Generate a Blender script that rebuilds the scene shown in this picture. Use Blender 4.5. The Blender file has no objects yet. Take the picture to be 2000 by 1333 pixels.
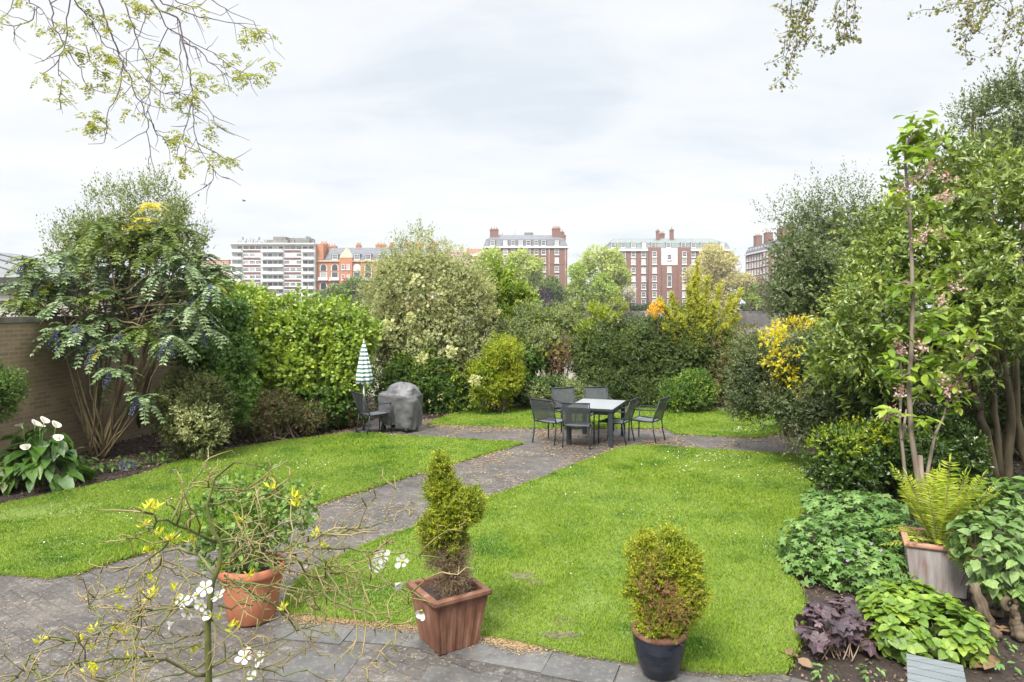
import bpy, math, random
import numpy as np
from mathutils import Vector, Matrix
SC = bpy.context.scene
COL = SC.collection
R = math.radians
# ------------------------------------------------------------------ camera (24 mm lens, 2.75 m above the garden)
F, H, YH = 1333.3, 2.75, 602.0          # focal length and horizon row in 2000 px units
cam = bpy.data.cameras.new('camera'); co = bpy.data.objects.new('camera', cam); COL.objects.link(co)
cam.sensor_width = 36; cam.lens = 24; cam.shift_y = -(666.5-YH)/2000
cam.clip_start = .05; cam.clip_end = 6000
co.location = (0, 0, H); co.rotation_euler = (R(90), 0, 0)
SC.camera = co
# ------------------------------------------------------------------ sky and sun
SUN_EL, SUN_AZ = 52, 205                 # high, behind the camera and to the left
w = bpy.data.worlds.new('World'); SC.world = w; w.use_nodes = True
def build_world():
    nt = w.node_tree; N = nt.nodes; L = nt.links; N.clear()
    out = N.new('ShaderNodeOutputWorld'); bg = N.new('ShaderNodeBackground'); L.new(bg.outputs[0], out.inputs[0])
    bg.inputs[1].default_value = .1
    sky = N.new('ShaderNodeTexSky'); sky.sky_type = 'NISHITA'; sky.sun_disc = False
    sky.sun_elevation = R(SUN_EL); sky.sun_rotation = R(SUN_AZ)
    tc = N.new('ShaderNodeTexCoord'); sep = N.new('ShaderNodeSeparateXYZ'); L.new(tc.outputs['Generated'], sep.inputs[0])
    def m(op, a, b=None, c=None):
        n = N.new('ShaderNodeMath'); n.operation = op
        for i, v in enumerate((a, b, c)):
            if v is None: continue
            if isinstance(v, (int, float)): n.inputs[i].default_value = v
            else: L.new(v, n.inputs[i])
        return n.outputs[0]
    z = m('MAXIMUM', sep.outputs[2], 0.0)
    den = m('ADD', z, .16)
    cx = m('DIVIDE', sep.outputs[0], den); cy = m('DIVIDE', sep.outputs[1], den)
    cmb = N.new('ShaderNodeCombineXYZ'); L.new(cx, cmb.inputs[0]); L.new(cy, cmb.inputs[1])
    def noise(scale, detail, rough, off, dist=.3):
        mp = N.new('ShaderNodeMapping'); mp.inputs['Location'].default_value = off
        mp.inputs['Scale'].default_value = (.8, 1.25, 1)
        L.new(cmb.outputs[0], mp.inputs[0])
        n = N.new('ShaderNodeTexNoise'); n.inputs['Scale'].default_value = scale; n.inputs['Detail'].default_value = detail
        n.inputs['Roughness'].default_value = rough; n.inputs['Distortion'].default_value = dist
        L.new(mp.outputs[0], n.inputs['Vector']); return n.outputs[0]
    n1 = noise(.8, 5, .52, (3.1, 1.7, 0), .2); n2 = noise(2.3, 5, .55, (8.3, -4.1, 2), .4)
    mixn = m('MULTIPLY_ADD', n2, .4, m('MULTIPLY', n1, .6))
    ramp = N.new('ShaderNodeValToRGB'); L.new(mixn, ramp.inputs[0])
    e = ramp.color_ramp.elements
    e[0].position = .36; e[0].color = (.69, .745, .81, 1)
    e[1].position = .58; e[1].color = (.885, .895, .915, 1)
    k = e.new(.45); k.color = (.80, .835, .87, 1)
    k = e.new(.51); k.color = (.85, .865, .895, 1)
    # overcast: brighter towards the zenith than at the horizon
    s1 = N.new('ShaderNodeMapRange'); s1.inputs[1].default_value = .46; s1.inputs[2].default_value = .95
    s1.inputs[3].default_value = 7.85; s1.inputs[4].default_value = SKY_TOP; L.new(z, s1.inputs[0])
    sc_ = N.new('ShaderNodeVectorMath'); sc_.operation = 'SCALE'
    L.new(ramp.outputs[0], sc_.inputs[0]); L.new(s1.outputs[0], sc_.inputs['Scale'])
    mx = N.new('ShaderNodeMixRGB'); mx.inputs[0].default_value = .95
    L.new(sky.outputs[0], mx.inputs[1]); L.new(sc_.outputs[0], mx.inputs[2])
    L.new(mx.outputs[0], bg.inputs[0])
SKY_TOP = 35.0
build_world()
sl = bpy.data.lights.new('sun', 'SUN'); sl.energy = 4.2; sl.angle = R(16); sl.color = (1, .95, .87)
so = bpy.data.objects.new('sun', sl); COL.objects.link(so)
so.rotation_euler = (R(90-SUN_EL), 0, R(180-SUN_AZ))
SC.view_settings.view_transform = 'Standard'; SC.view_settings.look = 'None'; SC.view_settings.gamma = 1
SC.view_settings.exposure = 0.55
SC.cycles.max_bounces = 7; SC.cycles.diffuse_bounces = 4; SC.cycles.glossy_bounces = 3
SC.cycles.transmission_bounces = 4; SC.cycles.transparent_max_bounces = 6
SC.cycles.sample_clamp_indirect = 6
try:
    SC.cycles.use_denoising = True; SC.cycles.denoiser = 'OPENIMAGEDENOISE'
except Exception: pass

# ------------------------------------------------------------------ geometry helpers
def G(px, py, z=0.0):                     # photo pixel -> point on the ground
    d = (H-z)*F/(py-YH); return np.array([(px-1000)*d/F, d, z])
def A(px, py, d):                         # photo pixel + distance -> point
    return np.array([(px-1000)*d/F, d, H-(py-YH)*d/F])
def rng_(s): return np.random.default_rng(s)
def unit(v): return v/np.maximum(np.linalg.norm(v, axis=-1, keepdims=True), 1e-9)
ORIG = {}
class MB:
    """collects geometry, then links it as one mesh object"""
    def __init__(s): s.V = []; s.F = []; s.n = 0
    def add(s, V, faces, mi=0, smooth=False):
        V = np.asarray(V, float).reshape(-1, 3)
        for f in faces:
            f = np.asarray(f, np.int64)
            if f.ndim == 1: f = f[None]
            if len(f): s.F.append((f+s.n, mi, smooth))
        s.V.append(V); s.n += len(V); return s
    def box(s, c, size, rz=0, mi=0, rx=0):
        x, y, z = [q/2 for q in size]
        v = np.array([(a*x, b*y, e*z) for a in (-1, 1) for b in (-1, 1) for e in (-1, 1)])
        if rx: v = v @ np.array(Matrix.Rotation(rx, 3, 'X').transposed())
        if rz: v = v @ np.array(Matrix.Rotation(rz, 3, 'Z').transposed())
        return s.add(v+np.asarray(c), [np.array([(0, 1, 3, 2), (4, 6, 7, 5), (0, 4, 5, 1), (2, 3, 7, 6), (0, 2, 6, 4), (1, 5, 7, 3)])], mi)
    def boxb(s, x0, x1, y0, y1, z0, z1, mi=0):
        return s.box(((x0+x1)/2, (y0+y1)/2, (z0+z1)/2), (x1-x0, y1-y0, z1-z0), 0, mi)
    def tube(s, pts, rad, sides=6, mi=0, cap=True):
        P = np.asarray(pts, float); n = len(P); r = np.broadcast_to(np.asarray(rad, float), (n,))
        T = unit(np.gradient(P, axis=0)); up = np.array([0, 0, 1.]) if abs(T[0][2]) < .9 else np.array([1., 0, 0])
        Bn = unit(np.cross(T, up)); Nn = np.cross(Bn, T)
        a = np.arange(sides)*2*math.pi/sides
        V = (P[:, None]+r[:, None, None]*(np.cos(a)[None, :, None]*Bn[:, None]+np.sin(a)[None, :, None]*Nn[:, None])).reshape(-1, 3)
        i = np.arange(n-1)[:, None]*sides; j = np.arange(sides)[None]; k = (j+1) % sides
        q = np.stack([i+j, i+k, i+sides+k, i+sides+j], -1).reshape(-1, 4)
        fs = [q]
        if cap: fs += [np.arange(sides)[::-1], np.arange(sides)+(n-1)*sides]
        return s.add(V, fs, mi, True)
    def loft(s, rings, mi=0, cap0=False, cap1=False, smooth=True):
        m = len(rings[0]); V = np.concatenate([np.asarray(r, float) for r in rings]); n = len(rings)
        i = np.arange(n-1)[:, None]*m; j = np.arange(m)[None]; k = (j+1) % m
        fs = [np.stack([i+j, i+k, i+m+k, i+m+j], -1).reshape(-1, 4)]
        if cap0: fs.append(np.arange(m)[::-1])
        if cap1: fs.append(np.arange(m)+(n-1)*m)
        return s.add(V, fs, mi, smooth)
    def prism(s, poly, z0, z1, mi=0):
        n = len(poly); V = [(p[0], p[1], z0) for p in poly]+[(p[0], p[1], z1) for p in poly]
        j = np.arange(n); k = (j+1) % n
        return s.add(V, [np.stack([j, k, k+n, j+n], -1), np.arange(n)[::-1], np.arange(n)+n], mi)
    def build(s, name, mats, parent=None, local=False):
        me = bpy.data.meshes.new(name)
        V = np.concatenate(s.V) if s.V else np.zeros((0, 3))
        if parent is not None and not local: V = V-ORIG[parent.name]
        me.vertices.add(len(V)); me.vertices.foreach_set('co', V.astype(np.float32).ravel())
        if s.F:
            loops = np.concatenate([f.ravel() for f, _, _ in s.F])
            tot = np.concatenate([np.full(len(f), f.shape[1]) for f, _, _ in s.F])
            mi = np.concatenate([np.full(len(f), m) for f, m, _ in s.F]); sm = np.concatenate([np.full(len(f), q) for f, _, q in s.F])
            st = np.concatenate([[0], np.cumsum(tot)[:-1]])
            me.loops.add(len(loops)); me.loops.foreach_set('vertex_index', loops.astype(np.int32))
            me.polygons.add(len(tot)); me.polygons.foreach_set('loop_start', st.astype(np.int32))
            try: me.polygons.foreach_set('loop_total', tot.astype(np.int32))
            except Exception: pass
            me.polygons.foreach_set('material_index', mi.astype(np.int32)); me.polygons.foreach_set('use_smooth', sm.astype(bool))
        for m in (mats if isinstance(mats, (list, tuple)) else [mats]): me.materials.append(m)
        me.update(calc_edges=True); me.validate()
        o = bpy.data.objects.new(name, me); COL.objects.link(o)
        if parent is not None:
            o.parent = parent; ORIG[o.name] = ORIG[parent.name]
        else: ORIG[o.name] = np.zeros(3)
        return o
def tag(o, label=None, cat=None, group=None, kind=None):
    if label: o['label'] = label
    if cat: o['category'] = cat
    if group: o['group'] = group
    if kind: o['kind'] = kind
    return o
def thing(name, label, cat, loc=(0, 0, 0), group=None, rz=0):
    o = bpy.data.objects.new(name, None); COL.objects.link(o); o.location = [float(q) for q in loc]; o.rotation_euler.z = rz
    o.empty_display_size = .1
    ORIG[o.name] = np.array([float(q) for q in loc]); return tag(o, label, cat, group)
KIDS = {}
def copy_tree(o, parent=None):
    c = o.copy(); COL.objects.link(c)
    if parent is not None: c.parent = parent
    for ch in list(o.children): copy_tree(ch, c)
    return c

# ------------------------------------------------------------------ materials
def newmat(name):
    m = bpy.data.materials.new(name); m.use_nodes = True; m.node_tree.nodes.clear()
    N = m.node_tree.nodes; L = m.node_tree.links
    out = N.new('ShaderNodeOutputMaterial'); return m, N, L, out
def ramp_(N, L, fac, stops):
    r = N.new('ShaderNodeValToRGB'); L.new(fac, r.inputs[0]); e = r.color_ramp.elements
    while len(e) < len(stops): e.new(.5)
    for q, (p, c) in zip(e, stops): q.position = p; q.color = (*c, 1)
    return r.outputs[0]
def noise_(N, L, scale, detail=4, rough=.55, coord='Object', stretch=None, off=(0, 0, 0)):
    tc = N.new('ShaderNodeTexCoord'); v = tc.outputs[coord]
    if stretch or any(off):
        mp = N.new('ShaderNodeMapping'); mp.inputs['Scale'].default_value = stretch or (1, 1, 1); mp.inputs['Location'].default_value = off
        L.new(v, mp.inputs[0]); v = mp.outputs[0]
    n = N.new('ShaderNodeTexNoise'); n.inputs['Scale'].default_value = scale; n.inputs['Detail'].default_value = detail
    n.inputs['Roughness'].default_value = rough; L.new(v, n.inputs['Vector']); return n.outputs[0]
def bump_(N, L, h, strength=.3, dist=.01):
    b = N.new('ShaderNodeBump'); b.inputs['Strength'].default_value = strength; b.inputs['Distance'].default_value = dist
    L.new(h, b.inputs['Height']); return b.outputs[0]
def mixc(N, L, fac, a, b, mode='MIX'):
    n = N.new('ShaderNodeMixRGB'); n.blend_type = mode
    for i, v in enumerate((fac, a, b)):
        if isinstance(v, (int, float)): n.inputs[i].default_value = v
        elif isinstance(v, tuple): n.inputs[i].default_value = (*v, 1)
        else: L.new(v, n.inputs[i])
    return n.outputs[0]
def leafmat(name, c1, c2, c3=None, trans=.3, gloss=.35, rough=.45, clump=.8, veins=False):
    """leaf colour varies leaf by leaf and, more slowly, branch by branch"""
    if not any(q in name for q in ('petal', 'blossom', 'purple', 'chips', 'yellow', 'cream', 'flower', 'shoot')):
        c1, c2, c3 = [None if c is None else (c[0]*1.14, c[1], c[2]*.8) for c in (c1, c2, c3)]
    m, N, L, out = newmat(name)
    g = N.new('ShaderNodeNewGeometry'); rnd = g.outputs['Random Per Island']
    nz = noise_(N, L, clump*1.5, 3)
    mm = N.new('ShaderNodeMath'); mm.operation = 'MULTIPLY_ADD'; mm.inputs[1].default_value = .5; L.new(rnd, mm.inputs[0])
    nn = N.new('ShaderNodeMapRange'); nn.inputs[1].default_value = .3; nn.inputs[2].default_value = .7; nn.inputs[3].default_value = 0; nn.inputs[4].default_value = .5
    L.new(nz, nn.inputs[0]); L.new(nn.outputs[0], mm.inputs[2])
    c3 = c3 or tuple(a*.5+b*.5 for a, b in zip(c1, c2))
    col = ramp_(N, L, mm.outputs[0], [(.12, c1), (.5, c3), (.88, c2)])
    p = N.new('ShaderNodeBsdfPrincipled'); L.new(col, p.inputs['Base Color']); p.inputs['Roughness'].default_value = rough
    p.inputs['Specular IOR Level'].default_value = gloss
    if veins:                              # blistered, veined surface of broad leaves
        fine = noise_(N, L, 55, 4, .65); col = mixc(N, L, 1.0, col, ramp_(N, L, fine, [(.35, (.72, .74, .72)), (.65, (1.15, 1.12, 1.1))]), 'MULTIPLY')
        L.new(col, p.inputs['Base Color']); L.new(bump_(N, L, fine, .6, .01), p.inputs['Normal'])
    t = N.new('ShaderNodeBsdfTranslucent')
    L.new(mixc(N, L, .5, col, (1.0, 1.0, .35), 'MULTIPLY'), t.inputs[0])
    mx = N.new('ShaderNodeMixShader'); mx.inputs[0].default_value = trans
    L.new(p.outputs[0], mx.inputs[1]); L.new(t.outputs[0], mx.inputs[2]); L.new(mx.outputs[0], out.inputs[0]); return m
def surf(name, stops, scale=4, detail=5, rough=.7, spec=.3, bump=.2, bdist=.01, stretch=None, metal=0, rough_n=.55):
    m, N, L, out = newmat(name)
    n = noise_(N, L, scale, detail, rough_n, stretch=stretch)
    p = N.new('ShaderNodeBsdfPrincipled'); p.inputs['Roughness'].default_value = rough; p.inputs['Specular IOR Level'].default_value = spec
    p.inputs['Metallic'].default_value = metal
    if len(stops) == 1:
        c0 = stops[0][1]; stops = [(.3, tuple(q*.85 for q in c0)), (.7, tuple(min(1, q*1.12) for q in c0))]
    L.new(ramp_(N, L, n, stops), p.inputs['Base Color'])
    if bump: L.new(bump_(N, L, n, bump, bdist), p.inputs['Normal'])
    L.new(p.outputs[0], out.inputs[0]); return m

# ------------------------------------------------------------------ leaves
PETAL = (np.array([(0, 0, 0), (.3, -.16, .02), (.65, -.46, .04), (.92, -.36, -.02), (1, 0, -.06), (.92, .36, -.02), (.65, .46, .04), (.3, .16, .02), (.6, 0, -.02)]), [(0, 1, 2, 8), (8, 2, 3, 4), (8, 4, 5, 6), (0, 8, 6, 7)])
DIA = (np.array([(0, 0, 0), (.45, -.5, .07), (1, 0, -.03), (.45, .5, .07)]), [(0, 1, 2), (0, 2, 3)])
OVAL = (np.array([(0, 0, 0), (.22, -.38, .03), (.52, -.5, .03), (.82, -.28, -.06), (1, 0, -.16), (.82, .28, -.06), (.52, .5, .03), (.22, .38, .03), (.5, 0, -.03)]),
        [(0, 1, 2, 8), (8, 2, 3, 4), (8, 4, 5, 6), (0, 8, 6, 7)])
HEARTL = (np.array([(0, 0, 0), (-.06, -.3, .02), (.2, -.5, .04), (.6, -.36, 0), (1, 0, -.2), (.6, .36, 0), (.2, .5, .04), (-.06, .3, .02), (.45, 0, -.04)]),
          [(0, 1, 2, 8), (8, 2, 3, 4), (8, 4, 5, 6), (0, 8, 6, 7)])
def palm_tpl(lobes=5, deep=.5):
    v = [(.35, 0, .02)]; a0, a1 = -150, 150
    for i in range(lobes*2+1):
        a = R(a0+(a1-a0)*i/(lobes*2)); r = .66 if i % 2 else .66*deep
        if i in (0, lobes*2): r = .3
        v.append((.35+r*math.cos(a), r*math.sin(a), -.08*(r > .5)))
    return (np.array(v), [(0, i, i+1) for i in range(1, lobes*2+1)])
PALM = palm_tpl(5, .55); PALM7 = palm_tpl(5, .72)
def leaf_geo(P, D, Nn, Ln, tpl, ratio):
    P = np.asarray(P); n = len(P); D = unit(D); S = unit(np.cross(Nn, D)); Nn = np.cross(D, S)
    tv, tf = tpl; Ln = np.broadcast_to(np.asarray(Ln, float), (n,)); ratio = np.broadcast_to(np.asarray(ratio, float), (n,))
    k = len(tv)
    V = P[:, None]+Ln[:, None, None]*(tv[None, :, 0, None]*D[:, None]+tv[None, :, 1, None]*ratio[:, None, None]*S[:, None]+tv[None, :, 2, None]*Nn[:, None])
    base = np.arange(n)[:, None]*k; byk = {}
    for f in tf: byk.setdefault(len(f), []).append(base+np.array(f)[None])
    return V.reshape(-1, 3), [np.concatenate(q) for q in byk.values()]
def shoots(P, D, sl, nl, leaf, r, ang=55, jit=.35, up=.0):
    """leaves set along short shoots"""
    n = len(P); D = unit(D); a = np.where(np.abs(D[:, 2:3]) < .9, [[0, 0, 1.]], [[1., 0, 0]]); B = unit(np.cross(D, a)); C = np.cross(D, B)
    PP, DD, NN, LL = [], [], [], []
    sl = np.broadcast_to(sl, (n,))
    for j in range(nl):
        t = (j+.6)/nl; az = j*2.4+r.uniform(0, 6.28, n)*.4+r.uniform(0, 6.28, n)*.6
        rad = np.cos(az)[:, None]*B+np.sin(az)[:, None]*C
        th = R(ang)*(1.15-.75*t)+r.normal(0, .25, n)
        d = np.cos(th)[:, None]*D+np.sin(th)[:, None]*rad+r.normal(0, jit*.5, (n, 3)); d[:, 2] += up
        nn = np.sin(th)[:, None]*D-np.cos(th)[:, None]*rad+r.normal(0, jit, (n, 3)); nn[:, 2] += .35
        PP.append(P+D*(sl*t)[:, None]+r.normal(0, .04, (n, 3))*sl[:, None]); DD.append(d); NN.append(nn); LL.append(leaf*r.uniform(.5, 1.35, n)*(1.05-.3*t))
    return np.concatenate(PP), np.concatenate(DD), np.concatenate(NN), np.concatenate(LL)
def crown_pts(blobs, n, r, shell=.35, jitter=.14, zmin=.02, cull=.72):
    C = np.array([b[0] for b in blobs]); Rr = np.array([b[1] for b in blobs])
    wgt = (Rr[:, 0]*Rr[:, 1]*Rr[:, 2])**(2/3); i = r.choice(len(C), n, p=wgt/wgt.sum())
    u = unit(r.normal(size=(n, 3))); ph = r.uniform(0, 6.28, 6)
    lump = np.sin(u[:, 0]*4.2+ph[0]+i)+np.sin(u[:, 1]*4.7+ph[1]+i*2)+np.sin(u[:, 2]*5.1+ph[2]+i*3)+.8*np.sin(u[:, 0]*9+u[:, 2]*8+ph[3]+i)
    f = (1+jitter*.45*lump+r.normal(0, jitter*.45, n))*(1-shell*r.random(n)**1.6)
    P = C[i]+Rr[i]*u*f[:, None]; D = unit(u/Rr[i])
    keep = P[:, 2] > zmin
    if len(C) > 1:
        q = np.linalg.norm((P[:, None]-C[None])/Rr[None], axis=-1); q[np.arange(n), i] = 9
        keep &= q.min(1) > cull
    return P[keep], D[keep]
def blobpx(L_):                           # (px, py, distance, rx px, ry px, depth radius m)
    out = []
    for px, py, d, rx, ry, rd in L_:
        s = d/F; out.append((A(px, py, d), np.array([rx*s, rd, ry*s])))
    return out
def clumped(blobs, k, r):
    """break each rounded mass into smaller overlapping lobes, so that light and dark clumps form"""
    out = []
    for c, rr in blobs:
        u = unit(r.normal(size=(k, 3))); u[:, 2] = np.abs(u[:, 2])*np.where(r.random(k) < .72, 1, -1)
        for q in u: f = r.uniform(.26, .46); out.append((c+rr*q*(1.02-f*.75)*r.uniform(.85, 1.1), rr*f*r.uniform(.8, 1.2, 3)))
    return out
def foliage(root, name, blobs, n, mat, leaf, ratio=.5, tpl=DIA, sl=.16, nl=7, shell=.35, jitter=.14, up=.35, seed=1, zmin=.02, core=.25, ang=55, rnd=.35, cull=.72, droop=0, clump=None, twig=None, twr=.003, jit=.35):
    r = rng_(seed); big = blobs
    if clump is None: clump = 14 if shell < .5 else 10
    if n < 300: clump = 0
    if clump:
        sub_ = clumped(blobs, clump, r); P, D = crown_pts(sub_, int(n*1.75), r, shell, jitter, zmin, cull)
        cc = np.array([b[0] for b in big]); cr = np.array([b[1] for b in big]); q = (P[:, None]-cc[None])/cr[None]; j = np.linalg.norm(q, axis=-1).argmin(1)
        D = unit(D*.6+.6*unit(q[np.arange(len(P)), j]/cr[j]))
    else: P, D = crown_pts(blobs, n, r, shell, jitter, zmin, cull)
    D = unit(D+r.normal(0, rnd, D.shape)+np.array([0, 0, up-droop]))
    mb = MB(); p, d, nn, l = shoots(P, D, sl*r.uniform(.6, 1.3, len(P)), nl, leaf, r, ang, jit)
    k = p[:, 2] > zmin
    V, Fc = leaf_geo(p[k], d[k], nn[k], l[k], tpl, ratio*r.uniform(.8, 1.2, k.sum())); mb.add(V, Fc)
    if core:
        P2, D2 = crown_pts(blobs, int(n*core*3.2), r, .3, jitter*.5, zmin, cull*.8)
        cen = np.mean([b[0] for b in blobs], axis=0)
        P2 = P2-D2*leaf*2.6
        V, Fc = leaf_geo(P2, unit(r.normal(size=P2.shape)), D2+r.normal(0, .5, P2.shape), leaf*1.7, DIA, .85); mb.add(V, Fc)
    o = mb.build(name, mat, root)
    if twig is not None:
        tb = MB()
        for q, e in zip(P[::2], D[::2]): tb.tube([q-e*sl*.8, q+e*sl*.5], [twr, twr*.5], 3, cap=False)
        tb.build('twigs', twig, root)
    return o
def wob(p0, p1, n, amp, r, bow=0, bdir=(0, 0, 1)):
    t = np.linspace(0, 1, n)[:, None]; P = np.asarray(p0)*(1-t)+np.asarray(p1)*t
    j = r.normal(0, amp, (n, 3)); j[0] = 0; j[-1] = 0
    return P+j+bow*np.sin(t*math.pi)*np.asarray(bdir)
def stems(root, base, blobs, mat, r0=.05, n=10, seed=1, spread=.15, name='stems', sides=6):
    r = rng_(seed); mb = MB(); base = np.asarray(base, float)
    for i in range(n):
        c, rr = blobs[i % len(blobs)]; u = r.normal(size=3); u = u/np.linalg.norm(u); tip = c+rr*u*.6
        b = base+np.array([r.uniform(-spread, spread), r.uniform(-spread, spread), 0])
        mid = b*.5+tip*.5+r.normal(0, .06, 3)*np.linalg.norm(tip-b); mid[2] = max(mid[2], b[2]+.1)
        t = np.linspace(0, 1, 7)[:, None]; P = (1-t)**2*b+2*t*(1-t)*mid+t*t*tip
        mb.tube(P, np.linspace(r0*r.uniform(.6, 1), r0*.2, 7), sides)
    return mb.build(name, mat, root)
# ================================================================== the setting
def pip(X, Y, poly):
    c = np.zeros(len(X), bool); n = len(poly); j = n-1
    for i in range(n):
        xi, yi = poly[i][:2]; xj, yj = poly[j][:2]
        c ^= ((yi > Y) != (yj > Y)) & (X < (xj-xi)*(Y-yi)/(yj-yi+1e-12)+xi); j = i
    return c
def mat_ground():
    m, N, L, out = newmat('soil')
    n = noise_(N, L, 7, 7, .7); n2 = noise_(N, L, 60, 4, .7)
    col = ramp_(N, L, n, [(.3, (.018, .012, .009)), (.55, (.04, .027, .019)), (.75, (.075, .052, .036))])
    col = mixc(N, L, ramp_(N, L, n2, [(.55, (0, 0, 0)), (.7, (.55, .55, .55))]), col, (.12, .085, .06))
    p = N.new('ShaderNodeBsdfPrincipled'); p.inputs['Roughness'].default_value = .95; L.new(col, p.inputs['Base Color'])
    L.new(bump_(N, L, n2, .9, .03), p.inputs['Normal']); L.new(p.outputs[0], out.inputs[0]); return m
def mat_paving():
    """dark brick setts, mossy joints, pale lichen, tan litter"""
    m, N, L, out = newmat('brick_paving')
    tc = N.new('ShaderNodeTexCoord'); mp = N.new('ShaderNodeMapping'); L.new(tc.outputs['Object'], mp.inputs[0])
    mp.inputs['Rotation'].default_value = (0, 0, R(35))
    b = N.new('ShaderNodeTexBrick'); L.new(mp.outputs[0], b.inputs[0]); b.inputs['Scale'].default_value = 1
    b.inputs['Brick Width'].default_value = .22; b.inputs['Row Height'].default_value = .11; b.inputs['Mortar Size'].default_value = .008
    b.inputs['Mortar Smooth'].default_value = .4
    b.inputs['Color1'].default_value = (.056, .051, .045, 1); b.inputs['Color2'].default_value = (.083, .075, .066, 1); b.inputs['Mortar'].default_value = (.03, .027, .022, 1)
    big = noise_(N, L, .9, 5, .6)
    col = mixc(N, L, ramp_(N, L, big, [(.38, (.35, .35, .35)), (.6, (.0, .0, .0))]), b.outputs[0], (.15, .13, .112))
    lich = noise_(N, L, 9, 6, .72)
    col = mixc(N, L, ramp_(N, L, lich, [(.55, (0, 0, 0)), (.63, (.7, .7, .7))]), col, (.21, .2, .185))
    tanN = noise_(N, L, 16, 6, .75, off=(5, 2, 0))
    col = mixc(N, L, ramp_(N, L, tanN, [(.55, (0, 0, 0)), (.66, (.6, .6, .6))]), col, (.24, .165, .105))
    l2 = noise_(N, L, 34, 3, .6, off=(2, 7, 0)); col = mixc(N, L, ramp_(N, L, l2, [(.58, (0, 0, 0)), (.66, (.6, .6, .6))]), col, (.24, .23, .21))
    dk = noise_(N, L, 3.3, 5, .65, off=(1, 9, 0))
    col = mixc(N, L, ramp_(N, L, dk, [(.35, (.6, .6, .6)), (.6, (0, 0, 0))]), col, (.04, .037, .038), 'MIX')
    p = N.new('ShaderNodeBsdfPrincipled'); L.new(col, p.inputs['Base Color']); p.inputs['Roughness'].default_value = .7
    p.inputs['Specular IOR Level'].default_value = .35
    hh = mixc(N, L, .35, b.outputs[1], lich); L.new(bump_(N, L, hh, -.5, .012), p.inputs['Normal'])
    L.new(p.outputs[0], out.inputs[0]); return m
def mat_slab():
    m, N, L, out = newmat('stone_slab')
    g = N.new('ShaderNodeNewGeometry')
    n = noise_(N, L, 3, 7, .65); n2 = noise_(N, L, 25, 5, .7)
    a = ramp_(N, L, g.outputs['Random Per Island'], [(0, (.078, .077, .074)), (.5, (.094, .093, .089)), (1, (.112, .11, .104))])
    col = mixc(N, L, ramp_(N, L, n, [(.42, (.85, .85, .85)), (.58, (0, 0, 0))]), a, (.06, .058, .057))
    col = mixc(N, L, ramp_(N, L, n2, [(.54, (0, 0, 0)), (.66, (.6, .6, .6))]), col, (.2, .17, .135))
    p = N.new('ShaderNodeBsdfPrincipled'); L.new(col, p.inputs['Base Color']); p.inputs['Roughness'].default_value = .5
    L.new(bump_(N, L, n2, .25, .008), p.inputs['Normal']); L.new(p.outputs[0], out.inputs[0]); return m
def mat_turf():
    m, N, L, out = newmat('turf')
    n = noise_(N, L, 1.3, 5, .6); n2 = noise_(N, L, 40, 4, .7)
    col = ramp_(N, L, n, [(.3, (.08, .125, .018)), (.6, (.12, .17, .025))])
    col = mixc(N, L, ramp_(N, L, n2, [(.5, (0, 0, 0)), (.7, (.5, .5, .5))]), col, (.12, .10, .045))
    bare = noise_(N, L, .8, 5, .6, off=(3, 3, 0))
    col = mixc(N, L, ramp_(N, L, bare, [(.62, (0, 0, 0)), (.68, (.85, .85, .85))]), col, (.12, .1, .065))
    p = N.new('ShaderNodeBsdfPrincipled'); L.new(col, p.inputs['Base Color']); p.inputs['Roughness'].default_value = .9
    L.new(p.outputs[0], out.inputs[0]); return m
def mat_blades():
    m, N, L, out = newmat('grass_blades')
    g = N.new('ShaderNodeNewGeometry'); rnd = g.outputs['Random Per Island']
    n = noise_(N, L, 1.1, 5, .62)
    big = ramp_(N, L, n, [(.33, (.085, .185, .018)), (.47, (.185, .285, .03)), (.66, (.245, .34, .046))])
    var = ramp_(N, L, rnd, [(0, (.86, .88, .88)), (.5, (1, 1, 1)), (1, (1.12, 1.07, 1.1))])
    col = mixc(N, L, 1.0, big, var, 'MULTIPLY')
    p = N.new('ShaderNodeBsdfPrincipled'); L.new(col, p.inputs['Base Color']); p.inputs['Roughness'].default_value = .6; p.inputs['Specular IOR Level'].default_value = .12
    t = N.new('ShaderNodeBsdfTranslucent'); L.new(col, t.inputs[0])
    mx = N.new('ShaderNodeMixShader'); mx.inputs[0].default_value = .3; L.new(p.outputs[0], mx.inputs[1]); L.new(t.outputs[0], mx.inputs[2])
    L.new(mx.outputs[0], out.inputs[0]); return m
M = {}
M['soil'] = mat_ground(); M['paving'] = mat_paving(); M['slab'] = mat_slab(); M['turf'] = mat_turf(); M['blade'] = mat_blades()
M['bark'] = surf('bark', [(.3, (.06, .048, .027)), (.7, (.185, .15, .09))], 9, stretch=(1, 1, .25), bump=.6, bdist=.02)
M['bark_pale'] = surf('pale_bark', [(.3, (.14, .11, .085)), (.7, (.27, .22, .18))], 8, stretch=(1, 1, .3), bump=.4)
M['twig'] = surf('twig_bark', [(.3, (.06, .05, .04)), (.7, (.12, .1, .085))], 12)
M['twig_brown'] = surf('dry_twig', [(.3, (.13, .09, .06)), (.7, (.28, .2, .15))], 6)
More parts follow.
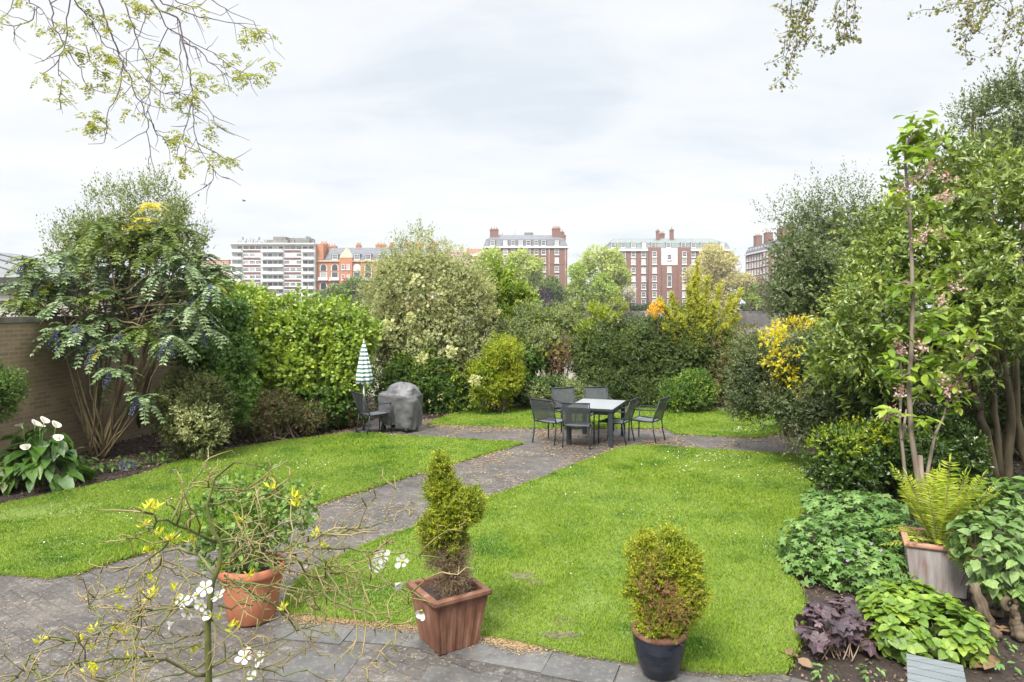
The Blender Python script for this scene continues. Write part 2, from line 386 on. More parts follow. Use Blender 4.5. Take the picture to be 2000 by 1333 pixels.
# --- ground: garden, river bed and far bank in one sheet
def ground():
    xs = np.linspace(-1600, 1600, 41); prof = [(-60, -.03), (-20, -.03), (21.5, -.03), (22.2, -6), (120, -6.2), (233, -6), (234.2, 1), (330, 1), (900, 1.5), (4500, 1.5)]
    V = np.array([(x, y, z) for y, z in prof for x in xs]); n = len(xs)
    i = np.arange(len(prof)-1)[:, None]*n; j = np.arange(n-1)[None]
    q = np.stack([i+j, i+j+1, i+n+j+1, i+n+j], -1).reshape(-1, 4)
    tag(MB().add(V, [q]).build('ground', M['soil']), kind='structure')
ground()
m, N, L, out = newmat('river_water')
p = N.new('ShaderNodeBsdfPrincipled'); p.inputs['Base Color'].default_value = (.24, .21, .17, 1); p.inputs['Roughness'].default_value = .18
L.new(bump_(N, L, noise_(N, L, .8, 5, .6, stretch=(1, .4, 1)), .25, .2), p.inputs['Normal']); L.new(p.outputs[0], out.inputs[0]); M['water'] = m
tag(MB().add([(-1500, 21.9, -3.6), (1500, 21.9, -3.6), (1500, 233.6, -3.6), (-1500, 233.6, -3.6)], [(0, 1, 2, 3)]).build('river', M['water']), kind='structure')
# --- paving under the lawns
def flat(name, poly, z, mat, kind='structure'):
    V = [(q[0], q[1], z) for q in poly]
    o = MB().add(V, [np.arange(len(V))]).build(name, mat)
    return tag(o, kind=kind)
pv = [(-9.5, 1.0), (2.0, 1.0), G(1500, 1420), G(1600, 1338), G(1530, 1318), G(1545, 1150), G(1500, 1000), G(1560, 930), G(1603, 893), G(1700, 893), G(1720, 800), G(1585, 806), G(1500, 818), G(1000, 815), G(850, 818), G(800, 826), G(735, 818), G(690, 836), G(640, 850), G(350, 930), G(100, 1010), (-8.2, 6)]
PAVE = [tuple(q[:2]) for q in pv]
flat('paving', PAVE, 0.0, M['paving'])
def slabs():
    """row of worn stone slabs between the setts and the lawn, plus a few behind the shrub"""
    mb = MB(); r = rng_(5)
    edge = [G(*q) for q in [(560, 1213), (650, 1221), (800, 1233), (960, 1256), (1100, 1281), (1240, 1306), (1430, 1336), (1560, 1370)]]
    e = np.array(edge)[:, :2]; t = np.r_[0, np.cumsum(np.linalg.norm(np.diff(e, axis=0), axis=1))]
    def at(s): return np.array([np.interp(s, t, e[:, 0]), np.interp(s, t, e[:, 1])])
    s = 0.0
    while s < t[-1]-.2:
        wd = r.uniform(.42, .7); a = at(s+.004); b = at(min(s+wd, t[-1])-.004); d = (b-a)/np.linalg.norm(b-a); nrm = np.array([d[1], -d[0]])
        dep = r.uniform(.26, .34)
        q = [a, b, b+nrm*dep, a+nrm*dep]; mb.prism([tuple(x) for x in q[::-1]], -.02, .008+r.uniform(0, .004)); s += wd
    for c, sx, sy, rz in [((-5.9, 6.85), .6, .55, .1), ((-6.6, 6.9), .62, .5, .1), ((-5.2, 6.3), .55, .5, .15)]:
        mb.box((c[0], c[1], -.006), (sx, sy, .03), rz)
    for k in range(0, 9, 2):                     # second rank, darker wear
        s = .3+k*.62; a = at(min(s, t[-1]-.3)); b = at(min(s+.58, t[-1])); d = (b-a)/max(np.linalg.norm(b-a), .01); nrm = np.array([d[1], -d[0]])
        if np.linalg.norm(b-a) < .2: continue
        mb.prism([tuple(x) for x in [a+nrm*.9, b+nrm*.9, b+nrm*.47, a+nrm*.47]], -.02, .005)
    tag(mb.build('patio_slabs', M['slab']), kind='structure')
slabs()
# --- lawns
LAWNS = {
 'lawn': [(-160, 1126), (0, 1124), (97, 1131), (156, 1122), (227, 1098), (340, 1066), (470, 1030), (601, 993), (720, 957), (860, 914), (1020, 868), (930, 861), (840, 856), (760, 852), (700, 850), (640, 853), (560, 862), (450, 880), (350, 905), (250, 938), (130, 962), (0, 990), (-160, 1022)],
 'lawn.001': [(548, 1190), (580, 1140), (640, 1100), (719, 1067), (820, 1030), (945, 980), (1080, 928), (1170, 893), (1215, 876), (1240, 873), (1420, 882), (1590, 893), (1600, 915), (1590, 955), (1560, 1010), (1535, 1060), (1530, 1100), (1560, 1150), (1575, 1190), (1565, 1250), (1535, 1316), (1450, 1320), (1340, 1311), (1237, 1297), (1131, 1282), (1050, 1264), (960, 1246), (800, 1222), (650, 1209), (570, 1200)],
 'lawn.002': [(835, 830), (940, 834), (1053, 838), (1180, 838), (1300, 838), (1319, 849), (1400, 853), (1480, 857), (1515, 850), (1543, 841), (1589, 823), (1600, 810), (1500, 804), (1380, 799), (1200, 796), (1000, 796), (930, 799), (880, 812)],
 'lawn.003': [(1572, 866), (1612, 868), (1640, 850), (1600, 848)]}
LP = {}
def lump(x, y):
    return .012*np.sin(x*1.7+y*.6)+.010*np.sin(y*2.3-x*.8)+.006*np.sin(x*5.1+1)*np.sin(y*4.3)
r = rng_(11)
for nm, px in LAWNS.items():
    c = [G(*q)[:2] for q in px]; poly = []
    for i in range(len(c)):                # slightly ragged edge
        a, b = c[i], c[(i+1) % len(c)]; n = max(1, int(np.linalg.norm(b-a)/.18)); d = unit(b-a)
        for k in range(n):
            poly.append(a+(b-a)*k/n+np.array([d[1], -d[0]])*(r.normal(0, .014) if k else 0))
    poly = np.array(poly); LP[nm] = poly
    n = len(poly); V = np.concatenate([np.c_[poly, np.full(n, .022)], np.c_[poly, np.full(n, -.02)]]); j = np.arange(n); k = (j+1) % n
    tag(MB().add(V, [np.arange(n), np.stack([j, j+n, k+n, k], -1)]).build('lawn', M['turf']), kind='structure')
r = rng_(13); bm_ = MB()
for px, py, rx, ry in ((1022, 1130, .15, .09), (1045, 1143, .08, .06), (1095, 1246, .17, .06)):
    g = G(px, py); a = np.linspace(0, 2*math.pi, 19)[:-1]; k = 1+r.normal(0, .18, 18)
    bm_.add(np.c_[g[0]+np.cos(a)*rx*k, g[1]+np.sin(a)*ry*k, np.full(18, .0265)], [np.arange(18)])
M['bare'] = surf('worn_earth', [(.3, (.07, .055, .04)), (.7, (.16, .13, .095))], 22, bump=.6)
tag(bm_.build('bare_soil', M['bare']), 'worn patches of bare brown earth showing in the front lawn', 'bare earth', kind='stuff')
def grass_pts(poly, n0, dref, seed, pw=1.35):
    r = rng_(seed); lo = poly.min(0); hi = poly.max(0); n = int(n0*np.prod(hi-lo))
    X = r.uniform(lo[0], hi[0], n); Y = r.uniform(lo[1], hi[1], n)
    k = pip(X, Y, poly) & (r.random(n) < np.clip((dref/Y)**pw, 0, 1)); return X[k], Y[k], r
def vnoise(x, y, s, seed):
    r = rng_(seed); out = 0
    for k in range(6):
        a = r.uniform(0, 6.28); f = s*r.uniform(.6, 1.8); out = out+np.sin((x*math.cos(a)+y*math.sin(a))*f+r.uniform(0, 6.28))
    return out/3.0
for q, (nm, poly) in enumerate(LP.items()):
    X, Y, r = grass_pts(poly, 11000, 5.2, 20+q); n = len(X)
    ei = r.integers(0, len(poly), 9000 if q < 2 else 5000); et = r.random(len(ei))[:, None]; ep = poly[ei]*(1-et)+poly[(ei+1) % len(poly)]*et+r.normal(0, .022, (len(ei), 2)); X = np.r_[X, ep[:, 0]]; Y = np.r_[Y, ep[:, 1]]; n = len(X)
    tuft = np.clip(vnoise(X, Y, 2.4, 3)+.4*vnoise(X, Y, 7, 4), -1, 1.5)
    bare = vnoise(X, Y, 1.9, 8)+.3*vnoise(X, Y, 9, 9)
    dref = np.array([G(1022, 1130)[:2], G(1045, 1143)[:2], G(1095, 1246)[:2]]); db = np.min([np.hypot((X-a)*.6, (Y-b)*1.6) for a, b in dref], axis=0)
    keep = (r.random(n) > np.clip((bare-.95)*1.1, 0, .8)) & ((db > .03+.13*r.random(n)) | (r.random(n) < .4)); X, Y, tuft = X[keep], Y[keep], tuft[keep]; n = len(X)
    hgt = (.022+.018*np.clip(tuft, 0, 1.5))*r.uniform(.5, 1.25, n); wd = .0034*np.clip(Y/5.5, .8, 3)*r.uniform(.7, 1.3, n)
    a = r.uniform(0, 6.28, n); lean = r.uniform(.3, .9, n)*hgt; la = r.uniform(0, 6.28, n)
    B = np.c_[X, Y, np.full(n, .02)]; s = np.c_[np.cos(a), np.sin(a), np.zeros(n)]*wd[:, None]
    tip = B+np.c_[np.cos(la)*lean, np.sin(la)*lean, hgt]; mid = B*.45+tip*.55+np.c_[np.zeros((n, 2)), hgt*.12]
    V = np.stack([B-s, B+s, mid+s*.7, tip, mid-s*.7], 1).reshape(-1, 3); f = np.arange(n)[:, None]*5
    tag(MB().add(V, [f+np.array([[0, 1, 2, 4]]), f+np.array([[4, 2, 3]])]).build('grass', M['blade']),
        ['bright green mown grass of the lawn between the left bed and the path', 'bright green patchy grass of the large front lawn', 'bright green grass of the far lawn behind the table', 'small corner of grass by the far side path'][q], 'grass', kind='stuff')
# --- loose stuff: bark mulch, tan petals on the paving, daisies in the lawns
def scatter(name, X, Y, z, size, mat, label, cat, r, tilt=.5, ratio=.6, tpl=DIA):
    n = len(X); P = np.c_[X, Y, np.broadcast_to(z, (n,))]; D = unit(np.c_[r.normal(size=(n, 2)), r.normal(0, tilt*.3, n)]); Nn = unit(np.c_[r.normal(0, tilt, (n, 2)), np.ones(n)])
    V, Fc = leaf_geo(P, D, Nn, size*r.uniform(.5, 1.4, n), tpl, ratio); tag(MB().add(V, Fc).build(name, mat), label, cat, kind='stuff')
M['mulch'] = leafmat('mulch_chips', (.02, .014, .01), (.24, .17, .11), (.07, .048, .032), trans=0, gloss=.2, rough=.8)
M['petals'] = leafmat('tan_petals', (.19, .12, .06), (.40, .30, .17), (.30, .205, .11), trans=.1, gloss=.1)
M['white'] = leafmat('white_petal', (.74, .75, .72), (.82, .82, .8), trans=.25, gloss=.2)
r = rng_(31)
allp = [LP[k] for k in LP]
n = 90000; Yb = 3.4+r.random(n)**1.4*17; Xb = r.uniform(-9, 10.5, n)
k = ~pip(Xb, Yb, PAVE)
for p_ in allp: k &= ~pip(Xb, Yb, p_)
k &= np.abs(Xb) < Yb*.78+.3
scatter('bark_mulch', Xb[k], Yb[k], -.024+r.uniform(0, .035, k.sum()), .036*np.clip(Yb[k]/8, .8, 2), M['mulch'], 'dark bark mulch and clods over the planting beds', 'mulch', r, .8)
# petals drift along the lawn edges and over the setts
PX, PY = [], []
for nm in ('lawn', 'lawn.001', 'lawn.002'):
    poly = LP[nm]; i = r.integers(0, len(poly), 5200); t = r.random(5200)[:, None]; q = poly[i]*(1-t)+poly[(i+1) % len(poly)]*t
    off = np.abs(r.normal(0, .085, 5200))*np.where(r.random(5200) < .3, 2.2, 1); a = r.uniform(0, 6.28, 5200)
    q = q+np.c_[np.cos(a)*off, np.sin(a)*off]; PX.append(q[:, 0]); PY.append(q[:, 1])
n = 60000; PX.append(r.uniform(-8, 6, n)); PY.append(2.5+15*r.random(n)**1.2)
n = 26000; PX.append(r.uniform(-5, 7.5, n)); PY.append(r.uniform(11, 17.6, n))
e_ = np.array([G(*q)[:2] for q in LAWNS['lawn.001'][25:]]); i = r.integers(0, len(e_)-1, 5200); t = r.random((5200, 1)); q = e_[i]*(1-t)+e_[i+1]*t; PX.insert(0, q[:, 0]+r.normal(0, .05, 5200)); PY.insert(0, q[:, 1]-np.abs(r.normal(.0, .075, 5200)))
PX = np.concatenate(PX); PY = np.concatenate(PY); k = pip(PX, PY, PAVE) & ((vnoise(PX, PY, 3, 6)+.5*vnoise(PX, PY, 9, 7)) > -.45+1.3*r.random(len(PX))-.9*(np.arange(len(PX)) < 20800))
for nm in LP: k &= ~pip(PX, PY, LP[nm])
scatter('fallen_petals', PX[k], PY[k], .014, .016*np.clip(PY[k]/6, .8, 2.4), M['petals'], 'tan fallen petals drifted over the paving and along the lawn edges', 'petals', r, .25, .7)
DX, DY = [], []
for nm, cl in (('lawn.001', [(1380, 900, .5, 60), (1470, 905, .8, 60), (1570, 925, .4, 90), (1420, 930, .6, 25), (1250, 930, .8, 20), (1100, 960, 1, 15), (1330, 1000, 1, 14), (1160, 1105, .3, 6), (1470, 1060, .3, 8), (1275, 1010, .3, 8)]), ('lawn', [(610, 912, .25, 16), (500, 895, .4, 18), (240, 1000, .8, 20), (140, 1060, .3, 12), (100, 1020, .6, 14), (330, 930, .8, 20)]), ('lawn.002', [(1385, 802, .35, 60), (1455, 803, .4, 70), (1440, 845, .3, 40), (1250, 812, .6, 20), (1040, 820, .8, 16)])):
    for px, py, s, c in cl:
        g = G(px, py); x = g[0]+r.normal(0, s, c); y = g[1]+r.normal(0, s*.7, c); k = pip(x, y, LP[nm]); DX.append(x[k]); DY.append(y[k])
DX = np.concatenate(DX); DY = np.concatenate(DY)
scatter('daisies', DX, DY, .058, .017*np.clip(DY/9, .8, 1.6), M['white'], 'small white daisies scattered through the lawns', 'daisies', r, .3, 1.0)
# ================================================================== far bank
def brickmat(name, c1, c2, cm, bw=.45, rh=.15, ms=.02, spots=.3, axis='xz', dark=(.05, .04, .03)):
    m, N, L, out = newmat(name)
    tc = N.new('ShaderNodeTexCoord'); sep = N.new('ShaderNodeSeparateXYZ'); L.new(tc.outputs['Object'], sep.inputs[0])
    ad = N.new('ShaderNodeMath'); ad.operation = 'ADD'; L.new(sep.outputs[0], ad.inputs[0]); L.new(sep.outputs[1], ad.inputs[1])
    cb = N.new('ShaderNodeCombineXYZ'); L.new(ad.outputs[0], cb.inputs[0]); L.new(sep.outputs[2], cb.inputs[1])
    b = N.new('ShaderNodeTexBrick'); L.new(cb.outputs[0], b.inputs[0]); b.inputs['Scale'].default_value = 1
    b.inputs['Brick Width'].default_value = bw; b.inputs['Row Height'].default_value = rh; b.inputs['Mortar Size'].default_value = ms
    b.inputs['Color1'].default_value = (*c1, 1); b.inputs['Color2'].default_value = (*c2, 1); b.inputs['Mortar'].default_value = (*cm, 1)
    n = noise_(N, L, 1.1, 6, .65)
    col = mixc(N, L, ramp_(N, L, n, [(.4, (spots,)*3), (.62, (0, 0, 0))]), b.outputs[0], dark)
    p = N.new('ShaderNodeBsdfPrincipled'); L.new(col, p.inputs['Base Color']); p.inputs['Roughness'].default_value = .85
    L.new(bump_(N, L, b.outputs[1], -.4, .01), p.inputs['Normal']); L.new(p.outputs[0], out.inputs[0]); return m
M['fbrick'] = brickmat('dark_red_brick', (.175, .088, .075), (.215, .112, .092), (.21, .135, .11), spots=.25, dark=(.16, .09, .08))
M['obrick'] = brickmat('orange_brick', (.38, .15, .07), (.45, .19, .095), (.38, .22, .14), spots=.2, dark=(.33, .12, .06))
M['pbrick'] = brickmat('pale_red_brick', (.40, .21, .15), (.46, .25, .18), (.4, .27, .2), spots=.2, dark=(.3, .16, .12))
M['slate'] = surf('slate', [(.3, (.095, .1, .112)), (.7, (.15, .155, .17))], 1.2, rough=.6, bump=.1)
M['gslate'] = surf('green_slate', [(.3, (.125, .15, .145)), (.7, (.19, .215, .21))], 1.0, rough=.6, bump=.1)
M['stone'] = surf('pale_stone', [(.3, (.55, .54, .5)), (.7, (.68, .67, .63))], .8, bump=.05)
M['cream'] = surf('cream_stone', [(.3, (.5, .43, .3)), (.7, (.62, .55, .42))], .8, bump=.05)
M['wpaint'] = surf('white_paint', [(.3, (.55, .56, .57)), (.7, (.64, .64, .64))], .6, bump=0, rough=.5)
M['panel'] = surf('brown_panel', [(.3, (.14, .07, .07)), (.7, (.2, .1, .095))], .7, bump=0)
M['plant'] = surf('roof_plant', [(.3, (.12, .125, .125)), (.7, (.22, .22, .2))], .6, bump=0)
M['pot'] = surf('chimney_pot', [(.3, (.3, .2, .15)), (.7, (.5, .38, .3))], .9, bump=0)
m, N, L, out = newmat('window_glass'); p = N.new('ShaderNodeBsdfPrincipled')
g = N.new('ShaderNodeObjectInfo'); L.new(ramp_(N, L, g.outputs['Random'], [(0, (.03, .035, .04)), (.55, (.09, .1, .11)), (.75, (.42, .43, .42)), (1, (.6, .6, .58))]), p.inputs['Base Color'])
p.inputs['Roughness'].default_value = .12; L.new(p.outputs[0], out.inputs[0]); M['glass'] = m
BD = 243.0; BS = BD/F
def X_(px, d=BD): return (px-1000)*d/F
def Z_(py, d=BD): return H-(py-YH)*d/F
WINME = {}
def window(root, x, y, z, wd, ht, bars=True, face=0, off=0):
    """white sash window standing 6 cm proud of the wall, its pane a sub-part"""
    key = (round(wd, 2), round(ht, 2))
    if key not in WINME:
        f = MB(); t = .16
        f.boxb(-wd/2, -wd/2+t, -.1, .05, 0, ht).boxb(wd/2-t, wd/2, -.1, .05, 0, ht).boxb(-wd/2+t, wd/2-t, -.1, .05, ht-t, ht).boxb(-wd/2+t, wd/2-t, -.1, .05, 0, t)
        f.boxb(-wd/2-.12, wd/2+.12, -.22, .02, -.28, -.003)
        f.boxb(-wd/2+t, wd/2-t, -.09, .02, ht*.5-.06, ht*.5+.06)
        nb = 2 if wd < 2 else 3
        for i in range(1, nb+1):
            c = -wd/2+t+(wd-2*t)*i/(nb+1); f.boxb(c-.03, c+.03, -.08, .01, t, ht*.5-.06).boxb(c-.03, c+.03, -.08, .01, ht*.5+.06, ht-t)
        fo = f.build('window', M['wpaint']); po = MB().boxb(-wd/2+.1, wd/2-.1, -.03, .005, .1, ht-.1).build('pane', M['glass'])
        WINME[key] = (fo.data, po.data); bpy.data.objects.remove(fo); bpy.data.objects.remove(po)
    a, b = WINME[key]; o = bpy.data.objects.new('window', a); COL.objects.link(o); o.parent = root
    lo = np.array([x, y, z])-ORIG[root.name]; o.location = lo; o.rotation_euler.z = face
    q = bpy.data.objects.new('pane', b); COL.objects.link(q); q.parent = o
def chimney(root, x, y, z0, z1, wx, wy, mat, pots=3):
    c = MB().boxb(x-wx/2, x+wx/2, y-wy/2, y+wy/2, z0, z1).boxb(x-wx/2-.12, x+wx/2+.12, y-wy/2-.12, y+wy/2+.12, z1-.5, z1-.2).build('chimney', mat, root)
    pm = MB()
    for i in range(pots):
        px = x+(i-(pots-1)/2)*wx/max(pots, 1)*.9; pm.tube([(px, y, z1), (px, y, z1+.5), (px, y, z1+1.0)], [.24, .2, .26], 8)
    if pots: pm.build('chimney_pots', M['pot'], c)
def hip(mb, x0, x1, y0, y1, z0, X0, X1, Y0, Y1, z1, mi=0):
    V = [(x0, y0, z0), (x1, y0, z0), (x1, y1, z0), (x0, y1, z0), (X0, Y0, z1), (X1, Y0, z1), (X1, Y1, z1), (X0, Y1, z1)]
    return mb.add(V, [np.array([(0, 1, 5, 4), (1, 2, 6, 5), (2, 3, 7, 6), (3, 0, 4, 7), (4, 5, 6, 7), (3, 2, 1, 0)])], mi)
GZ = 1.0
# --- dark brick mansion block with the grey mansard
def mansion_a():
    y0, y1 = BD, BD+22; x0, x1 = X_(945), X_(1108); ze = Z_(485)
    t = thing('mansion_block', 'dark brick mansion block with grey mansard roof and tall chimneys at both ends', 'apartment building', ((x0+x1)/2, y0, GZ), 'brick mansion blocks across the river')
    MB().boxb(x0, x1, y0, y1, GZ-1, ze).boxb(x0-.08, x1+.08, y0-.08, y0, Z_(517.5), Z_(515.5)).build('wall', M['fbrick'], t)
    MB().boxb(x0-.5, x1+.5, y0-.5, y1+.5, ze, ze+.55).build('cornice', M['wpaint'], t)
    mb = MB(); z1 = Z_(468); zr = Z_(455.5)
    hip(mb, x0-.2, x1+.2, y0-.2, y1+.2, ze+.55, x0+.7, x1-.7, y0+1.2, y1-1.2, z1)
    hip(mb, x0+.6, x1-.6, y0+1.1, y1-1.1, z1, X_(964), X_(1086), y0+7, y1-7, zr); mb.build('roof', M['slate'], t)
    cols = [962, 987, 1002, 1017, 1032, 1047, 1061.7, 1087.5]
    for px in cols:
        for py in (492, 508.5, 526, 543, 560, 577, 594):
            window(t, X_(px), y0-.02, Z_(py+5.5), 1.5, 1.95)
    for px in cols:
        x = X_(px); f = MB().boxb(x-1.0, x+1.0, y0+.1, y0+3, Z_(480.5), Z_(469)).build('dormer', M['slate'], t)
        window(t, x, y0+.08, Z_(480), 1.5, 1.9)
    for yy in (y0+3.5, y0+8, y0+12.5, y0+17):
        for py in (509, 526, 543, 560, 577): window(t, x1+.02, yy, Z_(py+5.5), 1.5, 1.95, face=R(90))
    for px in (1072.5, 1104): MB().tube([(X_(px), y0-.15, GZ), (X_(px), y0-.15, ze)], .12, 5).build('drainpipe', M['pot'], t)
    chimney(t, X_(964.5), y0+5, ze, Z_(445), 3.1, 1.6, M['fbrick'], 3); chimney(t, X_(1088), y0+5, ze, Z_(443.5), 3.0, 1.6, M['fbrick'], 4)
    chimney(t, X_(977), y0+14, zr-3, Z_(453), 2, 1.5, M['fbrick'], 2)
    chimney(t, X_(1097)*1.03, y0+12, ze, Z_(452, BD+10), 2.2, 2, M['fbrick'], 2); chimney(t, X_(1101)*1.06, y0+18, ze, Z_(459, BD+16), 2, 2, M['fbrick'], 2)
    MB().boxb(X_(1025), X_(1043), y0+9, y0+13, zr-.5, Z_(449)).build('lift_house', M['plant'], t)
    MB().tube([(X_(1006), y0+8, zr-.2), (X_(1006), y0+8, Z_(445))], .07, 4).build('aerial', M['plant'], t)
mansion_a()
def mansion_b():
    y0, y1 = BD, BD+20; x0, x1 = X_(1188), X_(1426); ze = Z_(491)
    t = thing('mansion_block', 'wide brick mansion block with green grey hipped roof and white central panel', 'apartment building', ((x0+x1)/2, y0, GZ), 'brick mansion blocks across the river')
    w_ = MB().boxb(x0, x1, y0, y1, GZ-1, ze)
    for a, b in ((1265.5, 1289.5), (1323, 1347.5)): w_.boxb(X_(a), X_(b), y0-1.2, y0+.3, GZ-1, Z_(484))
    w_.boxb(X_(1289.5), X_(1323), y0-.6, y0+.2, GZ-1, Z_(518)); w_.build('wall', M['fbrick'], t)
    MB().boxb(x0-.5, X_(1265.5), y0-.5, y1+.5, ze, ze+.75).boxb(X_(1347.5), x1+.5, y0-.5, y1+.5, ze, ze+.75).build('cornice', M['wpaint'], t)
    MB().boxb(X_(1289.6), X_(1322.9), y0-.55, y0+.4, Z_(518)+.01, Z_(486)).build('white_panel', M['wpaint'], t)
    mb = MB(); z1 = Z_(475); zr = Z_(461.5)
    hip(mb, x0-.2, x1+.2, y0-.2, y1+.2, ze+.72, x0+.8, x1-.8, y0+1.2, y1-1.2, z1); hip(mb, x0+.7, x1-.7, y0+1.1, y1-1.1, z1, X_(1206), X_(1401), y0+8, y1-8, zr)
    mb.build('roof', M['gslate'], t)
    rows = (497.6, 512, 528.7, 545, 560.6, 576, 591)
    for px in (1198, 1217.5, 1237, 1257, 1277, 1335, 1354, 1373, 1392, 1411):
        for py in rows:
            pr = 1.2 if px in (1277, 1335) else 0
            window(t, X_(px), y0-.02-pr, Z_(py+5), 1.55, 1.95)
    for py in (503, 527, 576, 591): window(t, X_(1306.5), y0-.62, Z_(py+5), 1.55, 1.95)
    window(t, X_(1306.5), y0-.62, Z_(561), 1.6, 4.2); MB().boxb(X_(1306.5)-1.1, X_(1306.5)+1.1, y0-.8, y0-.61, Z_(537), Z_(534)).build('arch_hood', M['plant'], t)
    for px in (1198, 1217, 1237, 1258, 1277, 1306, 1335, 1354, 1373, 1392, 1411):
        x = X_(px); MB().boxb(x-1.0, x+1.0, y0+.1, y0+3, Z_(484.5), Z_(473.5)).build('dormer', M['gslate'], t); window(t, x, y0+.08, Z_(484), 1.5, 1.75)
    for px in (1264, 1349): MB().tube([(X_(px), y0-.15, GZ), (X_(px), y0-.15, ze)], .14, 5).build('drainpipe', M['plant'], t)
    chimney(t, X_(1291.5), y0+6, z1, Z_(447), 1.0, 1.6, M['fbrick'], 1); chimney(t, X_(1304), y0+9, z1, Z_(451), 1.6, 1.4, M['fbrick'], 2); chimney(t, X_(1319.5), y0+6, z1, Z_(445), 1.2, 1.6, M['fbrick'], 1)
mansion_b()
def mansion_c():
    x0, x1, y0, y1 = 102.0, 150.0, 255.0, 298.0; ze = Z_(483, 255)
    t = thing('mansion_block', 'brick mansion block seen end on behind the grey green tree', 'apartment building', (x0, y0, GZ), 'brick mansion blocks across the river')
    MB().boxb(x0, x1, y0, y1, GZ-1, ze).boxb(x0-1.0, x0+.2, y0+14, y0+20, GZ-1, ze-.1).build('wall', M['fbrick'], t)
    MB().boxb(x0-.6, x1+.6, y0-.6, y1+.6, ze, ze+.6).build('cornice', M['wpaint'], t)
    mb = MB(); hip(mb, x0-.2, x1+.2, y0-.2, y1+.2, ze+.6, x0+.8, x1-.8, y0+.8, y1-.8, ze+3.4); hip(mb, x0+.7, x1-.7, y0+.7, y1-.7, ze+3.4, x0+8, x1-8, y0+8, y1-8, ze+5.4); mb.build('roof', M['slate'], t)
    zz = [ze-2.6-3.05*i for i in range(7)]
    for y in np.linspace(y0+2.2, y1-2.2, 13):
        off = 1.02 if 13.5 < y-y0 < 20.5 else .02
        for z in zz[:6]: window(t, x0-off, y, z, 1.5, 1.95, face=R(-90))
        window(t, x0+.35, y, ze+1.0, 1.5, 1.75, face=R(-90))
    for x in np.linspace(x0+4, x1-6, 9):
        for z in zz: window(t, x, y0-.02, z, 1.5, 1.95)
    for y, wd in ((y0+38, 3.2), (y0+26, 3.4), (y0+12, 3.2), (y0+3, 3.2)): chimney(t, x0+3.5, y, ze, ze+8.3, 2.6, wd, M['fbrick'], 3)
mansion_c()
# --- white slab block with brown bands and balconies
def slab_block():
    d = 250.0; x = lambda p: X_(p, d); z = lambda p: Z_(p, d); y0 = d
    t = thing('apartment_slab', 'white nine storey apartment block with brown bands and stacked balconies', 'apartment building', (x(532), y0, GZ))
    MB().boxb(x(451), x(615), y0, y0+16, GZ-1, z(478)).build('wall', M['wpaint'], t)
    MB().boxb(x(450), x(616), y0-1.4, y0+16.5, z(478), z(475.5)).build('roof', M['stone'], t)
    bays = [(452, 474, 'b'), (475, 511, 'w'), (512, 554, 'b'), (555, 590, 'w'), (590.5, 614, 'b')]
    for i in range(8):
        yt = 479.5+14.3*i
        for a, b, k in bays:
            if k == 'w':
                MB().boxb(x(a), x(b), y0-.18, y0+.1, z(yt+13.6), z(yt+8.6)).build('brown_panel', M['panel'], t)
                n = 3
                for j in range(n):
                    c = a+(b-a)*(j+.5)/n; window(t, x(c), y0-.05, z(yt+8.3), (b-a)*d/F/n*.92, 1.35)
            else:
                o = MB().boxb(x(a), x(b), y0-1.5, y0, z(yt+14), z(yt+13)).boxb(x(a), x(b), y0-1.5, y0-1.38, z(yt+13), z(yt+8.6)).build('balcony', M['wpaint'], t)
                n = 2 if b-a < 30 else 4
                for j in range(n):
                    c = a+(b-a)*(j+.5)/n; window(t, x(c), y0-.05, z(yt+12), (b-a)*d/F/n*.85, 2.0)
    MB().boxb(x(513), x(554), y0+4, y0+12, z(475.5), z(467)).boxb(x(524), x(549), y0+5, y0+11, z(467), z(460)).boxb(x(560), x(600), y0+4, y0+10, z(475.5), z(463)).build('plant_room', M['plant'], t)
    r = rng_(3); mb = MB()
    for px in list(np.linspace(455, 512, 16))+list(np.linspace(550, 606, 20)):
        h = r.uniform(3, 12)+(8 if 590 < px < 602 else 0); mb.tube([(x(px), y0+r.uniform(1, 9), z(476)), (x(px), y0+4, z(476-h))], r.uniform(.07, .22), 4)
    for px in (466, 498, 593, 599): mb.boxb(x(px)-.25, x(px)+.25, y0+3.9, y0+4.2, z(467), z(461))
    mb.build('aerials', M['plant'], t)
slab_block()
